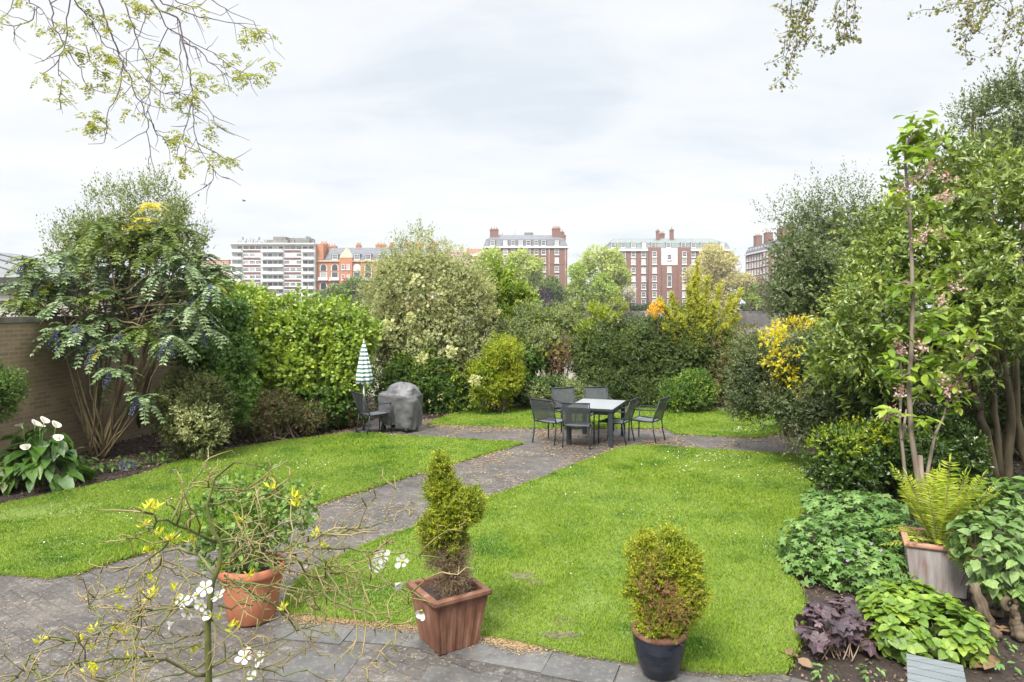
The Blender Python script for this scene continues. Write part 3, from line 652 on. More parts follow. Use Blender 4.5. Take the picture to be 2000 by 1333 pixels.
def orange_block():
    d = 252.0; x = lambda p: X_(p, d); z = lambda p: Z_(p, d); y0 = d; ze = z(508)
    t = thing('red_brick_mansions', 'orange brick terrace of mansion flats with arched windows and slate roof', 'apartment building', (x(740), y0, GZ))
    w_ = MB().boxb(x(617), x(862), y0, y0+15, GZ-1, ze).boxb(x(664), x(689), y0-.8, y0+.1, GZ-1, z(504)).boxb(x(616.5), x(632), y0-.4, y0+8, ze, z(477)); w_.build('wall', M['obrick'], t)
    b_ = MB()
    for py in (510, 548, 585): b_.boxb(x(616.6), x(862), y0-.55, y0-.003, z(py+1.4), z(py-.6))
    b_.build('stone_bands', M['cream'], t)
    mb = MB(); hip(mb, x(633), x(862), y0-.1, y0+15, ze, x(640), x(855), y0+5, y0+10, z(482)); mb.build('roof', M['slate'], t)
    g = MB().add([(x(664), y0-.9, z(504)), (x(689), y0-.9, z(504)), (x(685), y0-.9, z(496)), (x(681), y0-.9, z(493)), (x(676.5), y0-.9, z(485)), (x(672), y0-.9, z(493)), (x(668), y0-.9, z(496)),
                  (x(664), y0+4, z(504)), (x(689), y0+4, z(504)), (x(685), y0+4, z(496)), (x(681), y0+4, z(493)), (x(676.5), y0+4, z(485)), (x(672), y0+4, z(493)), (x(668), y0+4, z(496))],
                 [np.arange(7), np.array([(i, i+7, (i+1) % 7+7, (i+1) % 7) for i in range(7)]), np.arange(7, 14)[::-1]]); g.build('gable', M['cream'], t)
    for px in (632, 654, 697, 719, 741, 764, 786, 808, 830, 852):
        for (pt, pb, arch) in ((517, 530, 1), (533, 547, 0), (553, 566, 1), (568, 582, 0)):
            wd = 2.3; zb = z(pb); h = (pb-pt)*d/F
            f = MB(); q = [(-wd/2, zb), (wd/2, zb)]
            if arch: q += [(wd/2*math.cos(a), z(pt)-wd/2+wd/2*math.sin(a)) for a in np.linspace(0, math.pi, 9)]
            else: q += [(wd/2, z(pt)), (-wd/2, z(pt))]
            n = len(q); V = [(x(px)+a*1.18, y0-.12, (b-zb)*1.06+zb) for a, b in q]+[(x(px)+a*1.18, y0+.1, (b-zb)*1.06+zb) for a, b in q]
            j = np.arange(n); f.add(V, [j[::-1], np.stack([j, (j+1) % n, (j+1) % n+n, j+n], -1)])
            wo = f.build('window', M['wpaint'], t); V = [(x(px)+a*.92, y0-.15, b+.1) for a, b in q]; V2 = [(v[0], y0-.13, v[2]) for v in V]
            MB().add(V+V2, [j[::-1], np.stack([j, (j+1) % n, (j+1) % n+n, j+n], -1)]).build('pane', M['glass'], wo)
            if not arch: MB().boxb(x(px)-1.7, x(px)+1.7, y0-1.1, y0-.2, zb-.2, zb-.02).boxb(x(px)-1.7, x(px)+1.7, y0-1.1, y0-1.02, zb, zb+.9).build('balcony', M['wpaint'], t)
        xx = x(px)
        if px > 640: MB().boxb(xx-1.3, xx+1.3, y0+.2, y0+4, ze, z(496)).build('dormer', M['slate'], t); window(t, xx, y0+.15, ze+.2, 1.9, 1.8)
    for px in (671.5, 681.5):
        for py in (517, 537, 560, 577): window(t, x(px), y0-.85, z(py+10), 1.2, 1.9)
    for px, pt, wd in ((624, 473, 2.6), (640, 478, 3.6), (693.5, 476, 1.8), (738, 475, 3.8), (760, 475, 1.4), (790, 474, 2), (815, 473, 3), (845, 473, 3)):
        chimney(t, x(px), y0+6, ze, z(pt), wd, 1.6, M['obrick'], 3)
    MB().boxb(x(673), x(680), y0-2.0, y0-.9, z(550), z(544)).build('red_awning', surf('red_cloth', [(.5, (.5, .03, .05))], 2, bump=0), t)
orange_block()
def small_blocks():
    d = 290.0; x = lambda p: X_(p, d); z = lambda p: Z_(p, d)
    t = thing('brick_flats', 'small modern brick block with white top floor behind the tall shrub', 'apartment building', (x(905), d, GZ))
    MB().boxb(x(868), x(915), d, d+14, GZ-1, z(493)).boxb(x(898), x(938), d+6, d+18, GZ-1, z(484)).build('wall', M['pbrick'], t)
    MB().boxb(x(872), x(910), d+1, d+10, z(493), z(485.5)).build('top_floor', M['wpaint'], t)
    for px in (896, 906, 884):
        for py in (500, 511, 522, 533): window(t, x(px), d-.03, z(py+5), 1.5, 1.9)
    for py in (496, 508, 520): MB().boxb(x(916), x(937), d+4.5, d+6, z(py+3), z(py-2)).build('balcony', M['wpaint'], t)
    t = thing('brick_flats', 'low plain reddish brick block left of the white apartment block', 'apartment building', (x(418), d, GZ))
    MB().boxb(x(386), x(447), d, d+14, GZ-1, z(508)).build('wall', M['pbrick'], t); MB().boxb(x(385.5), x(447.5), d-.2, d+14.2, z(508), z(506.5)).build('roof', M['stone'], t)
    for px in (398, 412, 426, 438):
        for py in (518, 532): window(t, x(px), d-.03, z(py+5), 1.6, 1.9)
small_blocks()
# --- embankment wall, hedge on it, far trees
M['emb'] = surf('embankment_stone', [(.3, (.24, .22, .21)), (.7, (.36, .335, .31))], .5, bump=.2, bdist=.1)
tag(MB().boxb(-1500, 1500, 232.6, 233.7, -6, 1.25).boxb(-1500, 1500, 232.4, 233.9, 1.25, 1.55).build('embankment_wall', M['emb']), 'long grey stone embankment wall along the far river bank', 'wall')
FT = {}
FT['yg'] = leafmat('far_yellow_green', (.29, .37, .07), (.50, .57, .17), (.40, .47, .12), clump=.15)
FT['wil'] = leafmat('far_willow', (.34, .36, .19), (.52, .53, .32), (.43, .45, .26), clump=.15)
FT['mid'] = leafmat('far_green', (.07, .15, .04), (.18, .28, .07), (.12, .2, .055), clump=.15)
FT['br'] = leafmat('far_fresh', (.18, .30, .045), (.35, .50, .11), (.26, .40, .075), clump=.15)
FT['pur'] = leafmat('far_purple', (.05, .03, .05), (.11, .06, .09), clump=.2)
FT['bl'] = leafmat('far_blossom', (.42, .42, .33), (.62, .6, .5), clump=.2)
FT['hedge'] = leafmat('far_hedge', (.04, .09, .03), (.11, .2, .05), clump=.2)
FT['brn'] = leafmat('far_brown', (.16, .12, .13), (.26, .2, .2), clump=.2)
def far_tree(kind, label, px, d, blobs, n, mat, leaf=.75, trunk=True, name='riverside_tree', shell=.75, cat='tree', grp='trees along the far river bank', seed=1):
    bl = blobpx([(a, b, d+dd, rx, ry, rx*d/F) for a, b, dd, rx, ry in blobs])
    base = np.array([X_(px, d), d, GZ]); t = thing(name, label, cat, base, grp)
    foliage(t, 'crown', bl, int(n*1.5), FT[mat], leaf, .6, sl=1.2, nl=5, shell=shell, jitter=.22, up=.3, seed=seed, core=.12, zmin=GZ, clump=9)
    if trunk:
        top = np.mean([b[0] for b in bl], axis=0); mb = MB(); r = rng_(seed)
        mb.tube(wob(base, base*.45+top*.55, 6, .12, r), np.linspace(.42, .25, 6), 7)
        for c, rr in bl:
            for k in range(3): mb.tube(wob(base*.55+top*.45, c+rr*r.uniform(-.6, .6, 3), 6, .25, r), np.linspace(.2, .05, 6), 5)
        mb.build('trunk', M['bark'], t)
    return t
far_tree(0, 'pale yellow green tree at the left end of the dark brick mansion block', 950, 226, [(960, 520, 0, 28, 34), (942, 545, 1, 24, 30), (965, 565, -2, 26, 26)], 1100, 'yg', seed=2)
far_tree(0, 'round yellow green tree covering the middle windows of the dark brick block', 1022, 226, [(1022, 522, 0, 32, 32), (1010, 552, 0, 30, 26), (1040, 548, 1, 20, 28)], 1300, 'yg', seed=3)
far_tree(0, 'low green bush tree at the right corner of the dark brick block', 1078, 222, [(1078, 565, 0, 20, 17), (1088, 585, 0, 17, 15)], 420, 'mid', seed=4)
far_tree(0, 'dark purple leaved shrub below the dark brick block', 1062, 220, [(1060, 582, 0, 14, 12), (1066, 592, 0, 15, 9)], 320, 'pur', leaf=.6, trunk=False, name='riverside_shrub', cat='shrub', seed=5)
far_tree(0, 'open airy fresh green tree standing between the two brick blocks', 1163, 226, [(1163, 505, 0, 30, 26), (1172, 530, 0, 34, 25), (1150, 520, 0, 20, 24)], 640, 'yg', leaf=.6, shell=.95, seed=6)
far_tree(0, 'dense low green tree between the two brick blocks', 1130, 222, [(1130, 545, 0, 20, 26), (1180, 562, 0, 32, 24), (1130, 575, 0, 22, 20), (1160, 585, 0, 30, 16)], 1100, 'br', seed=7)
far_tree(0, 'yellow green tree over the left corner of the wide brick block', 1207, 228, [(1200, 510, 0, 15, 24), (1212, 535, 0, 17, 28), (1205, 565, 0, 14, 22)], 620, 'yg', seed=8)
far_tree(0, 'small white blossoming tree before the wide brick block', 1228, 226, [(1228, 578, 0, 15, 11)], 200, 'bl', leaf=.55, seed=9)
far_tree(0, 'large pale willow over the right end of the wide brick block', 1400, 224, [(1400, 520, 0, 42, 38), (1375, 555, 0, 34, 36), (1425, 560, 0, 40, 40), (1400, 590, 0, 46, 22)], 2500, 'wil', leaf=.65, seed=10)
far_tree(0, 'bright yellow green bush right of the pale willow', 1466, 222, [(1464, 570, 0, 13, 18), (1470, 590, 0, 14, 12)], 320, 'br', seed=11)
far_tree(0, 'bare brownish tree below the end on brick block', 1492, 226, [(1490, 565, 0, 18, 26), (1484, 590, 0, 16, 14)], 380, 'brn', leaf=.55, shell=.95, seed=12)
far_tree(0, 'grey green tree right of the bare brown tree', 1560, 228, [(1545, 560, 0, 26, 30), (1590, 560, 0, 30, 30)], 800, 'mid', seed=13)
far_tree(0, 'round dark green tree below the orange brick terrace', 668, 226, [(650, 585, 0, 40, 22), (690, 570, 0, 28, 25), (710, 590, 0, 30, 18), (620, 595, 0, 24, 14)], 1500, 'mid', seed=14)
far_tree(0, 'green tree at the foot of the white apartment block', 482, 226, [(478, 588, 0, 22, 24), (500, 590, 0, 18, 18), (455, 600, 0, 20, 16)], 800, 'br', seed=15)
far_tree(0, 'pale blossoming tree left of the white apartment block', 428, 228, [(425, 545, 0, 22, 16), (410, 560, 0, 26, 14)], 420, 'bl', leaf=.6, seed=16)
r = rng_(77); hb = []
for px in np.arange(1080, 1640, 16): hb.append((px, 602+r.uniform(-1, 2), 231, 11, r.uniform(6, 10), 1.2))
t = thing('hedge', 'low clipped green hedge running along the far embankment wall', 'hedge', (X_(1350, 231), 236, GZ))
foliage(t, 'foliage', [(c+np.array([0, 4.6, 0]), rr) for c, rr in blobpx(hb)], 5200, FT['hedge'], .45, .6, sl=.5, nl=4, seed=5, zmin=.9, core=.2)
for px, py, mt, lb in ((1183, 596, 'bl', 'small pinkish flowering bush on the far bank hedge'), (1172, 598, 'yg', 'small yellow bush beside the far bank hedge'), (1315, 587, 'pur', 'small mauve flowering bush on the far bank')):
    t = thing('riverside_shrub', lb, 'shrub', (X_(px, 231), 234.6, GZ)); foliage(t, 'foliage', blobpx([(px, py, 234.6, 8, 6, 1.2)]), 120, FT[mt], .4, .6, sl=.4, nl=4, seed=int(px), zmin=.9)
t = thing('street_lamp', 'thin grey street lamp on the far embankment', 'street lamp', (X_(1131, 230), 235, GZ))
MB().tube([(X_(1131, 230), 235, GZ), (X_(1131, 230), 235, GZ+8)], [.12, .07], 6).build('pole', M['plant'], t)
MB().tube([(X_(1131, 230), 235, GZ+8), (X_(1131, 230)+.5, 234.8, GZ+8.2), (X_(1131, 230)+1.1, 234.6, GZ+8.1)], [.07, .1, .12], 6).build('lamp_head', M['plant'], t)
# ================================================================== garden wall and neighbouring house
M['gbrick'] = brickmat('old_garden_brick', (.33, .235, .125), (.22, .155, .088), (.31, .26, .19), bw=.225, rh=.075, ms=.010, spots=.5, dark=(.16, .12, .075))
M['coping'] = surf('coping_brick', [(.3, (.1, .09, .08)), (.7, (.2, .18, .16))], 6, bump=.3)
def wall_run():
    p = [np.array(q) for q in ((-8.75, 6.0), (-8.2, 13.5), (-7.6, 18.0), (-6.9, 22.0))]
    t = thing('garden_wall', 'old brown brick garden wall behind the mahonia', 'wall', (p[0][0], p[0][1], 0))
    mb = MB(); cp = MB()
    for a, b in zip(p, p[1:]):
        d = unit(b-a); n = np.array([d[1], -d[0]])
        mb.prism([tuple(q) for q in (a, b, b-n*.24, a-n*.24)], -.2, 2.5); cp.prism([tuple(q) for q in (a+n*.03, b+n*.03, b-n*.27, a-n*.27)], 2.503, 2.6)
    pr = p[1]; mb.boxb(pr[0]-.1, pr[0]+.12, pr[1]-.03, pr[1]+.03, -.2, 2.3)
    mb.build('wall', M['gbrick'], t); cp.build('coping', M['coping'], t)
    MB().tube([(-8.2+.1, 13.35, -.1), (-8.2+.12, 13.35, 2.3)], .02, 6).build('drainpipe', M['bark'], t)
wall_run()
def house():
    t = thing('white_house', 'low white rendered house with grey roof beyond the brick wall', 'house', (-16, 16.2, 0))
    d = 16.2; x0, x1 = -26.0, X_(205, d)
    rend = surf('white_render', [(.35, (.40, .385, .35)), (.7, (.48, .465, .43))], 1.5, bump=.05)
    ze = Z_(553, d); MB().boxb(x0, x1, d, d+4.7, -.2, ze).build('wall', rend, t)
    dark = surf('dark_gutter', [(.3, (.05, .05, .055)), (.7, (.08, .08, .085))], 2)
    MB().boxb(x0, x1+.25, d-.3, d-.004, ze-.08, ze+.08).boxb(x0, x1+.25, d-.3, d+5, ze+.081, ze+.12).build('gutter', dark, t)
    MB().boxb(x0, x1, d-.05, d-.003, ze-.42, ze-.3).build('string_course', M['stone'], t)
    rm = surf('lead_roof', [(.3, (.13, .137, .147)), (.7, (.19, .197, .205))], 1.2, bump=.1); mb = MB(); zr = Z_(500, d+2)
    hip(mb, x0-.2, x1+.2, d-.25, d+4.9, ze+.12, x0+2, X_(0, d+2), d+2.2, d+2.6, zr+.1)
    for k in range(40):                     # standing seams follow the slope
        xa = x0+.5+k*.75; xb = x0+2+(xa-x0-.5)*(X_(0, d+2)-x0-2)/(x1-x0)
        if xa < x1: mb.tube([(xa, d-.25, ze+.14), (xb, d+2.2, zr+.12)], .03, 4)
    mb.build('roof', rm, t)
house()
# ================================================================== garden shrubs
LM = leafmat
M['l_hedge'] = LM('hedge_leaf', (.10, .21, .022), (.31, .43, .06), (.185, .31, .035), gloss=.5, rough=.38, clump=1.2)
M['l_mid'] = LM('mid_green_leaf', (.04, .11, .02), (.13, .24, .05), (.075, .165, .03), clump=1.2)
M['l_dark'] = LM('dark_green_leaf', (.03, .07, .022), (.12, .17, .05), (.065, .115, .035), clump=1.1)
M['l_yew'] = LM('yew_leaf', (.03, .068, .02), (.15, .215, .06), (.075, .13, .035), clump=.9, trans=.25)
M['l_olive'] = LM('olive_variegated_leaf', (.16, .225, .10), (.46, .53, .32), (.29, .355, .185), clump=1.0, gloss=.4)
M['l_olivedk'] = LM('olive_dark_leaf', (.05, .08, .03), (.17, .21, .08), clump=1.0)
M['l_gold'] = LM('gold_leaf', (.15, .25, .015), (.42, .46, .03), (.28, .36, .02), clump=1.5)
M['l_goldgr'] = LM('gold_green_leaf', (.10, .19, .015), (.34, .42, .03), (.2, .3, .02), clump=1.4)
M['l_cream'] = LM('cream_leaf', (.44, .46, .18), (.64, .63, .33), clump=2)
M['l_yellow'] = LM('yellow_flower', (.55, .46, .02), (.70, .62, .05), clump=2, trans=.4)
M['l_orange'] = LM('orange_flower', (.75, .38, .02), (.85, .55, .05), clump=2)
M['l_grey'] = LM('grey_green_leaf', (.10, .165, .065), (.30, .38, .19), (.18, .25, .11), clump=1.2, gloss=.5)
M['l_brown'] = LM('brown_leaf', (.11, .085, .05), (.28, .2, .14), (.19, .14, .095), clump=1.5, trans=.2)
M['l_mixed'] = LM('mixed_leaf', (.055, .09, .03), (.24, .22, .1), (.13, .16, .06), clump=1.6)
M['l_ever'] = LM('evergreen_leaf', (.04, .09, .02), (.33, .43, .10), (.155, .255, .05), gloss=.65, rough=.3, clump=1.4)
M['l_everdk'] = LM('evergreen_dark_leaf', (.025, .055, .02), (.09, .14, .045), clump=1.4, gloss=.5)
M['l_box'] = LM('box_leaf', (.03, .085, .02), (.13, .24, .05), clump=2)
M['l_red'] = LM('bronze_leaf', (.10, .04, .03), (.32, .13, .08), clump=2)
M['stem'] = surf('shrub_stem', [(.3, (.07, .055, .035)), (.7, (.15, .12, .08))], 8, bump=.3)
DS = 1.0
def shrub(name, label, cat, base, blobs, parts, seed=1, st=None, grp=None, stem_mat=None):
    """parts: list of (part name, material, n shoots, leaf, kwargs)"""
    sc = lambda L_: [(a, b_, d*DS if d < 19 else d, e, f, g) for a, b_, d, e, f, g in L_]
    blobs = sc(blobs); bl = blobpx(blobs); b = G(*base) if len(base) == 2 else np.array(base, float)
    t = thing(name, label, cat, b, grp)
    for i, (pn, mt, n, leaf, kw) in enumerate(parts):
        kw = dict(kw); bb = blobpx(sc(kw.pop('blobs'))) if 'blobs' in kw else bl
        kw.setdefault('ratio', .5); kw.setdefault('sl', leaf*2.4); foliage(t, pn, bb, n, M[mt], leaf, seed=seed*7+i, **kw)
    if st: cb = b if len(st) > 3 else np.mean([q[0] for q in bl], axis=0); stems(t, np.array([cb[0], cb[1], -.03]), bl, M[stem_mat or 'stem'], st[0], st[1], seed, st[2] if len(st) > 2 else .2)
    return t
SB = 'shrubs of the left hand border'; RB = 'shrubs at the far end of the garden'
# -- left border
shrub('background_tree', 'feathery grey green tree rising behind the mahonia', 'tree', (-9.3, 14.9, 0),
      [(300, 455, 14.9, 58, 55, .7), (225, 465, 14.9, 58, 50, .7), (150, 500, 14.9, 36, 34, .6), (350, 480, 14.9, 40, 50, .6)],
      [('crown', 'l_grey', 900, .075, dict(up=1.6, sl=.5, nl=12, jitter=.2, rnd=.2, core=.05, shell=.6, ratio=.45)),
       ('top_shoots', 'l_grey', 260, .07, dict(blobs=[(308, 385, 14.9, 26, 26, .5), (262, 392, 14.9, 24, 18, .5), (220, 388, 14.9, 14, 20, .4), (190, 398, 14.9, 12, 20, .4), (345, 415, 14.9, 22, 24, .4), (110, 470, 14.9, 20, 16, .4)], up=2.5, sl=.45, nl=12, rnd=.15, core=0, shell=.9))], 3, (.09, 9))
shrub('hedge', 'tall bright green leafy hedge covering the boundary behind the parasol', 'hedge', (-6.2, 16.5, 0),
      [(480, 640, 16.0, 70, 65, .8), (570, 650, 16.4, 70, 55, .8), (650, 660, 16.4, 70, 60, .8), (520, 720, 15.8, 75, 90, .9), (610, 740, 16.0, 75, 90, .9), (680, 740, 16.0, 40, 100, .7), (430, 620, 15.8, 40, 60, .7), (470, 600, 16.4, 50, 26, .6)],
      [('foliage', 'l_hedge', 5200, .105, dict(ratio=.75, tpl=OVAL, nl=6, up=.25, jitter=.2)), ('low_leaves', 'l_mid', 1500, .09, dict(ratio=.6, blobs=[(500, 760, 15.7, 70, 70, .8), (600, 780, 15.7, 80, 55, .8), (675, 790, 15.7, 30, 50, .6)]))], 4, (.06, 14, .8))
shrub('shrub', 'yellowish young climber shoots above the left end of the tall hedge', 'shrub', (-7.4, 17.2, 0),
      [(440, 590, 17.0, 36, 34, .5), (395, 575, 17.0, 30, 36, .5), (500, 590, 17.4, 40, 22, .5)], [('foliage', 'l_goldgr', 900, .08, dict(ratio=.6, up=.6))], 5, (.03, 6))
shrub('shrub', 'fresh mid green leafy shrub between the mahonia and the hedge', 'shrub', (430, 862),
      [(430, 720, 13.6, 52, 70, .7), (460, 770, 13.4, 34, 45, .5), (395, 690, 13.8, 40, 50, .6), (440, 640, 14.2, 45, 50, .6)], [('foliage', 'l_mid', 2600, .075, dict(ratio=.65, tpl=OVAL))], 6, (.04, 9), SB)
shrub('shrub', 'rounded cream flecked grey green shrub beside the mahonia trunk', 'shrub', (368, 888),
      [(375, 830, 12.5, 52, 58, .55), (345, 790, 12.7, 38, 50, .5), (400, 790, 12.6, 40, 45, .5), (365, 760, 12.8, 34, 30, .4)], [('foliage', 'l_olivedk', 2400, .06, dict(ratio=.5)), ('pale_leaves', 'l_olive', 520, .055, dict(core=0, shell=.1, blobs=[(398, 838, 12.3, 36, 44, .5), (375, 800, 12.4, 30, 26, .4)]))], 7, (.035, 8), SB)
shrub('shrub', 'dark twiggy brownish low shrub at the foot of the hedge', 'shrub', (540, 850),
      [(530, 810, 14.6, 50, 42, .5), (590, 815, 14.9, 45, 30, .5), (490, 830, 14.3, 40, 34, .4)], [('foliage', 'l_mixed', 1500, .05, dict(ratio=.45, nl=5)), ('dry_leaves', 'l_brown', 500, .05, dict(ratio=.4, core=0))], 8, (.02, 16, .5), SB, 'twig_brown')
shrub('shrub', 'reddish brown low plant behind the parasol chair', 'shrub', (660, 845),
      [(665, 805, 15.8, 30, 34, .4), (695, 800, 15.9, 20, 40, .4)], [('foliage', 'l_brown', 420, .06, dict()), ('green_leaves', 'l_mid', 420, .06, dict())], 9, (.02, 8), SB)
t = thing('box_bush', 'clipped dark green box bush cut by the left edge of the picture', 'shrub', (A(-30, 800, 10.2)[0], 10.2, 0))
bl = blobpx([(-28, 765, 10.2, 56, 62, .45)]); foliage(t, 'foliage', bl, 1500, M['l_box'], .04, .6, sl=.1, nl=8, seed=3, jitter=.05); MB().tube([(A(-30, 800, 10.2)[0], 10.2, -.05), (A(-30, 790, 10.2)[0], 10.2, 1.3)], .05, 6).build('stem', M['stem'], t)
# -- centre and far end
DS = 1.115
TALL = shrub('tall_shrub', 'tall rounded olive grey variegated shrub behind the covered barbecue', 'shrub', (-2.1, 17.4, 0),
      [(830, 585, 17.2, 118, 95, 1.3), (775, 550, 17.2, 62, 58, 1.0), (835, 525, 17.4, 66, 48, 1.0), (890, 560, 17.2, 62, 62, 1.0), (910, 620, 17.2, 60, 80, 1.0), (765, 640, 17.0, 60, 74, 1.0), (850, 680, 16.8, 95, 75, 1.0), (920, 690, 17.0, 45, 70, .8)],
      [('crown', 'l_olive', 10500, .064, dict(core=.45, ratio=.45, nl=8, sl=.2, jitter=.13, clump=26)),
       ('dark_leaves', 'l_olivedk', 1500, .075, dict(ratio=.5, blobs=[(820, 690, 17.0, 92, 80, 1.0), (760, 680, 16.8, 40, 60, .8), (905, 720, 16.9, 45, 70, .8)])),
       ('top_shoots', 'l_olive', 110, .075, dict(blobs=[(825, 466, 17.4, 22, 16, .4), (776, 484, 17.4, 12, 12, .3), (800, 488, 17.4, 18, 12, .3)], up=1.8, sl=.4, nl=10, core=0, shell=.9))], 11, (.1, 9, .3))
shrub('shrub', 'dark glossy green shrub with yellow green tips filling the base of the tall olive shrub', 'shrub', (-2.2, 16.3, 0),
      [(770, 770, 16.2, 55, 50, .5), (840, 760, 16.2, 55, 55, .5), (895, 780, 16.2, 40, 45, .5), (820, 720, 16.3, 50, 40, .4)],
      [('foliage', 'l_mid', 1900, .09, dict(ratio=.5)), ('yellow_tips', 'l_goldgr', 300, .09, dict(core=0, shell=.08)), ('cream_leaves', 'l_cream', 20, .08, dict(core=0, shell=.05))], 12, (.03, 9), RB)
shrub('shrub', 'cream and pale yellow leaved shrub at the right shoulder of the tall olive shrub', 'shrub', (-.9, 17.2, 0),
      [(945, 590, 17.0, 18, 36, .4), (935, 560, 17.0, 12, 18, .3), (955, 615, 17.0, 14, 14, .3)], [('foliage', 'l_cream', 300, .08, dict(ratio=.5, core=.1, shell=.5))], 13, (.04, 6))
for k, (px, py, rr) in enumerate(((758, 635, 7), (802, 623, 5), (825, 700, 6), (928, 745, 6), (880, 690, 5))):
    foliage(TALL, 'pale_leaf_cluster', blobpx([(px, py, 17.0, rr, rr, .14)]), 30, M['l_cream'], .07, .5, sl=.09, nl=6, seed=k+90, core=.1)
shrub('gold_shrub', 'rounded golden yellow green shrub right of the tall olive shrub', 'shrub', (960, 800),
      [(985, 700, 16.0, 32, 40, .5), (962, 735, 16.0, 34, 50, .5), (998, 735, 16.0, 20, 36, .4), (950, 770, 15.9, 26, 26, .4)], [('foliage', 'l_gold', 1300, .06, dict(ratio=.4, up=.6, jitter=.12, core=.05)), ('green_leaves', 'l_goldgr', 1900, .065, dict(ratio=.45, blobs=[(950, 745, 15.95, 42, 52, .55), (985, 745, 16.0, 38, 45, .5), (980, 700, 16.1, 34, 44, .5)]))], 14, (.04, 9))
shrub('shrub', 'dark ivy like climber between the golden shrub and the dry brown twigs', 'climber', (1035, 798),
      [(1030, 735, 17.0, 32, 55, .5), (1050, 770, 16.8, 40, 30, .5), (1015, 765, 16.7, 24, 30, .4)], [('foliage', 'l_mid', 1300, .085, dict(ratio=.75, tpl=OVAL))], 15, (.03, 7), RB)
shrub('dry_shrub', 'dry brown twiggy bush between the climber and the long dark hedge', 'shrub', (1085, 795),
      [(1085, 715, 17.2, 32, 40, .5), (1070, 690, 17.4, 36, 28, .5), (1100, 680, 17.5, 30, 26, .4)], [('foliage', 'l_brown', 800, .055, dict(ratio=.35, nl=5, shell=.8))], 16, (.025, 26, .3), None, 'twig_brown')
shrub('shrub', 'low pale leaved variegated bush in front of the dry brown twigs', 'shrub', (1090, 797),
      [(1065, 772, 16.4, 36, 22, .4), (1105, 768, 16.4, 36, 24, .4), (1140, 780, 16.3, 20, 14, .3), (1075, 752, 16.6, 24, 16, .3)], [('foliage', 'l_grey', 950, .07, dict(ratio=.5)), ('dark_leaves', 'l_dark', 420, .07, dict())], 17, (.02, 9), RB)
shrub('long_hedge', 'long dark green clipped yew hedge behind the dining table', 'hedge', (1260, 802),
      [(1170, 700, 17.6, 60, 70, .9), (1250, 690, 17.8, 75, 72, 1.0), (1330, 700, 17.8, 75, 75, 1.0), (1200, 755, 17.3, 75, 52, .8), (1290, 760, 17.3, 90, 50, .8), (1390, 720, 17.8, 60, 80, .9), (1230, 650, 18.0, 70, 30, .7), (1310, 650, 18.0, 60, 30, .7)],
      [('foliage', 'l_yew', 10500, .07, dict(core=.5, ratio=.38, nl=8, sl=.2, up=.0, jitter=.16)), ('dark_leaves', 'l_dark', 1500, .07, dict(ratio=.4, blobs=[(1200, 770, 17.1, 70, 40, .6), (1290, 772, 17.1, 90, 36, .6)]))], 18, (.06, 14, 1.2))
shrub('round_bush', 'small rounded bright green bush at the foot of the dark hedge', 'shrub', (1348, 802),
      [(1345, 772, 16.2, 46, 34, .5), (1360, 752, 16.3, 28, 22, .4), (1312, 788, 16.1, 24, 16, .3)], [('foliage', 'l_mid', 1300, .065, dict(ratio=.45, up=.5)), ('tips', 'l_hedge', 380, .06, dict(core=0, shell=.08, up=.7))], 19, (.03, 9))
shrub('shrub', 'brown and green straggly shrub right of the rounded bright bush', 'shrub', (1430, 804),
      [(1430, 740, 16.8, 42, 60, .6), (1400, 690, 17.4, 40, 45, .5), (1460, 770, 16.4, 36, 36, .5), (1460, 690, 17.0, 40, 50, .6)], [('foliage', 'l_mixed', 1700, .065, dict(ratio=.45, nl=6)), ('dry_leaves', 'l_brown', 500, .055, dict(core=0, ratio=.4)), ('green_leaves', 'l_mid', 500, .07, dict(core=0))], 20, (.025, 16, .4), RB, 'twig_brown')
shrub('young_tree', 'bright fresh green young tree right of the cream leaved shrub', 'tree', (-.2, 21.0, 0),
      [(985, 575, 20.5, 30, 34, .6), (1010, 600, 20.5, 32, 36, .6), (965, 545, 20.5, 16, 36, .4), (990, 540, 20.5, 12, 26, .3), (1030, 575, 20.5, 14, 18, .3), (985, 625, 20.3, 36, 30, .5)], [('crown', 'l_hedge', 1500, .09, dict(ratio=.6, up=.5, shell=.6))], 21, (.06, 9))
shrub('shrub', 'feathery grey green bush before the purple leaved tree', 'shrub', (1.4, 20.5, 0),
      [(1045, 635, 20.0, 42, 40, .7), (1085, 640, 20.0, 36, 36, .6), (1015, 660, 19.6, 40, 40, .7), (1120, 640, 20.2, 30, 30, .5), (1060, 680, 19.5, 60, 50, .8), (1120, 600, 20.3, 10, 20, .3)], [('foliage', 'l_grey', 2400, .08, dict(ratio=.4, up=.7, shell=.5)), ('green_leaves', 'l_goldgr', 500, .07, dict(core=0, ratio=.45))], 22, (.03, 12, .6), RB)
shrub('shrub', 'airy yellow green shoots above the left half of the dark hedge', 'shrub', (3.0, 20.0, 0),
      [(1180, 628, 19.6, 24, 26, .4), (1205, 605, 19.8, 14, 18, .3), (1150, 650, 19.4, 24, 20, .4), (1165, 610, 19.7, 16, 14, .3)], [('foliage', 'l_goldgr', 420, .07, dict(ratio=.45, up=.8, shell=.8, core=0)), ('white_flowers', 'l_cream', 60, .06, dict(core=0))], 23, (.02, 8), RB)
DS = 1.0
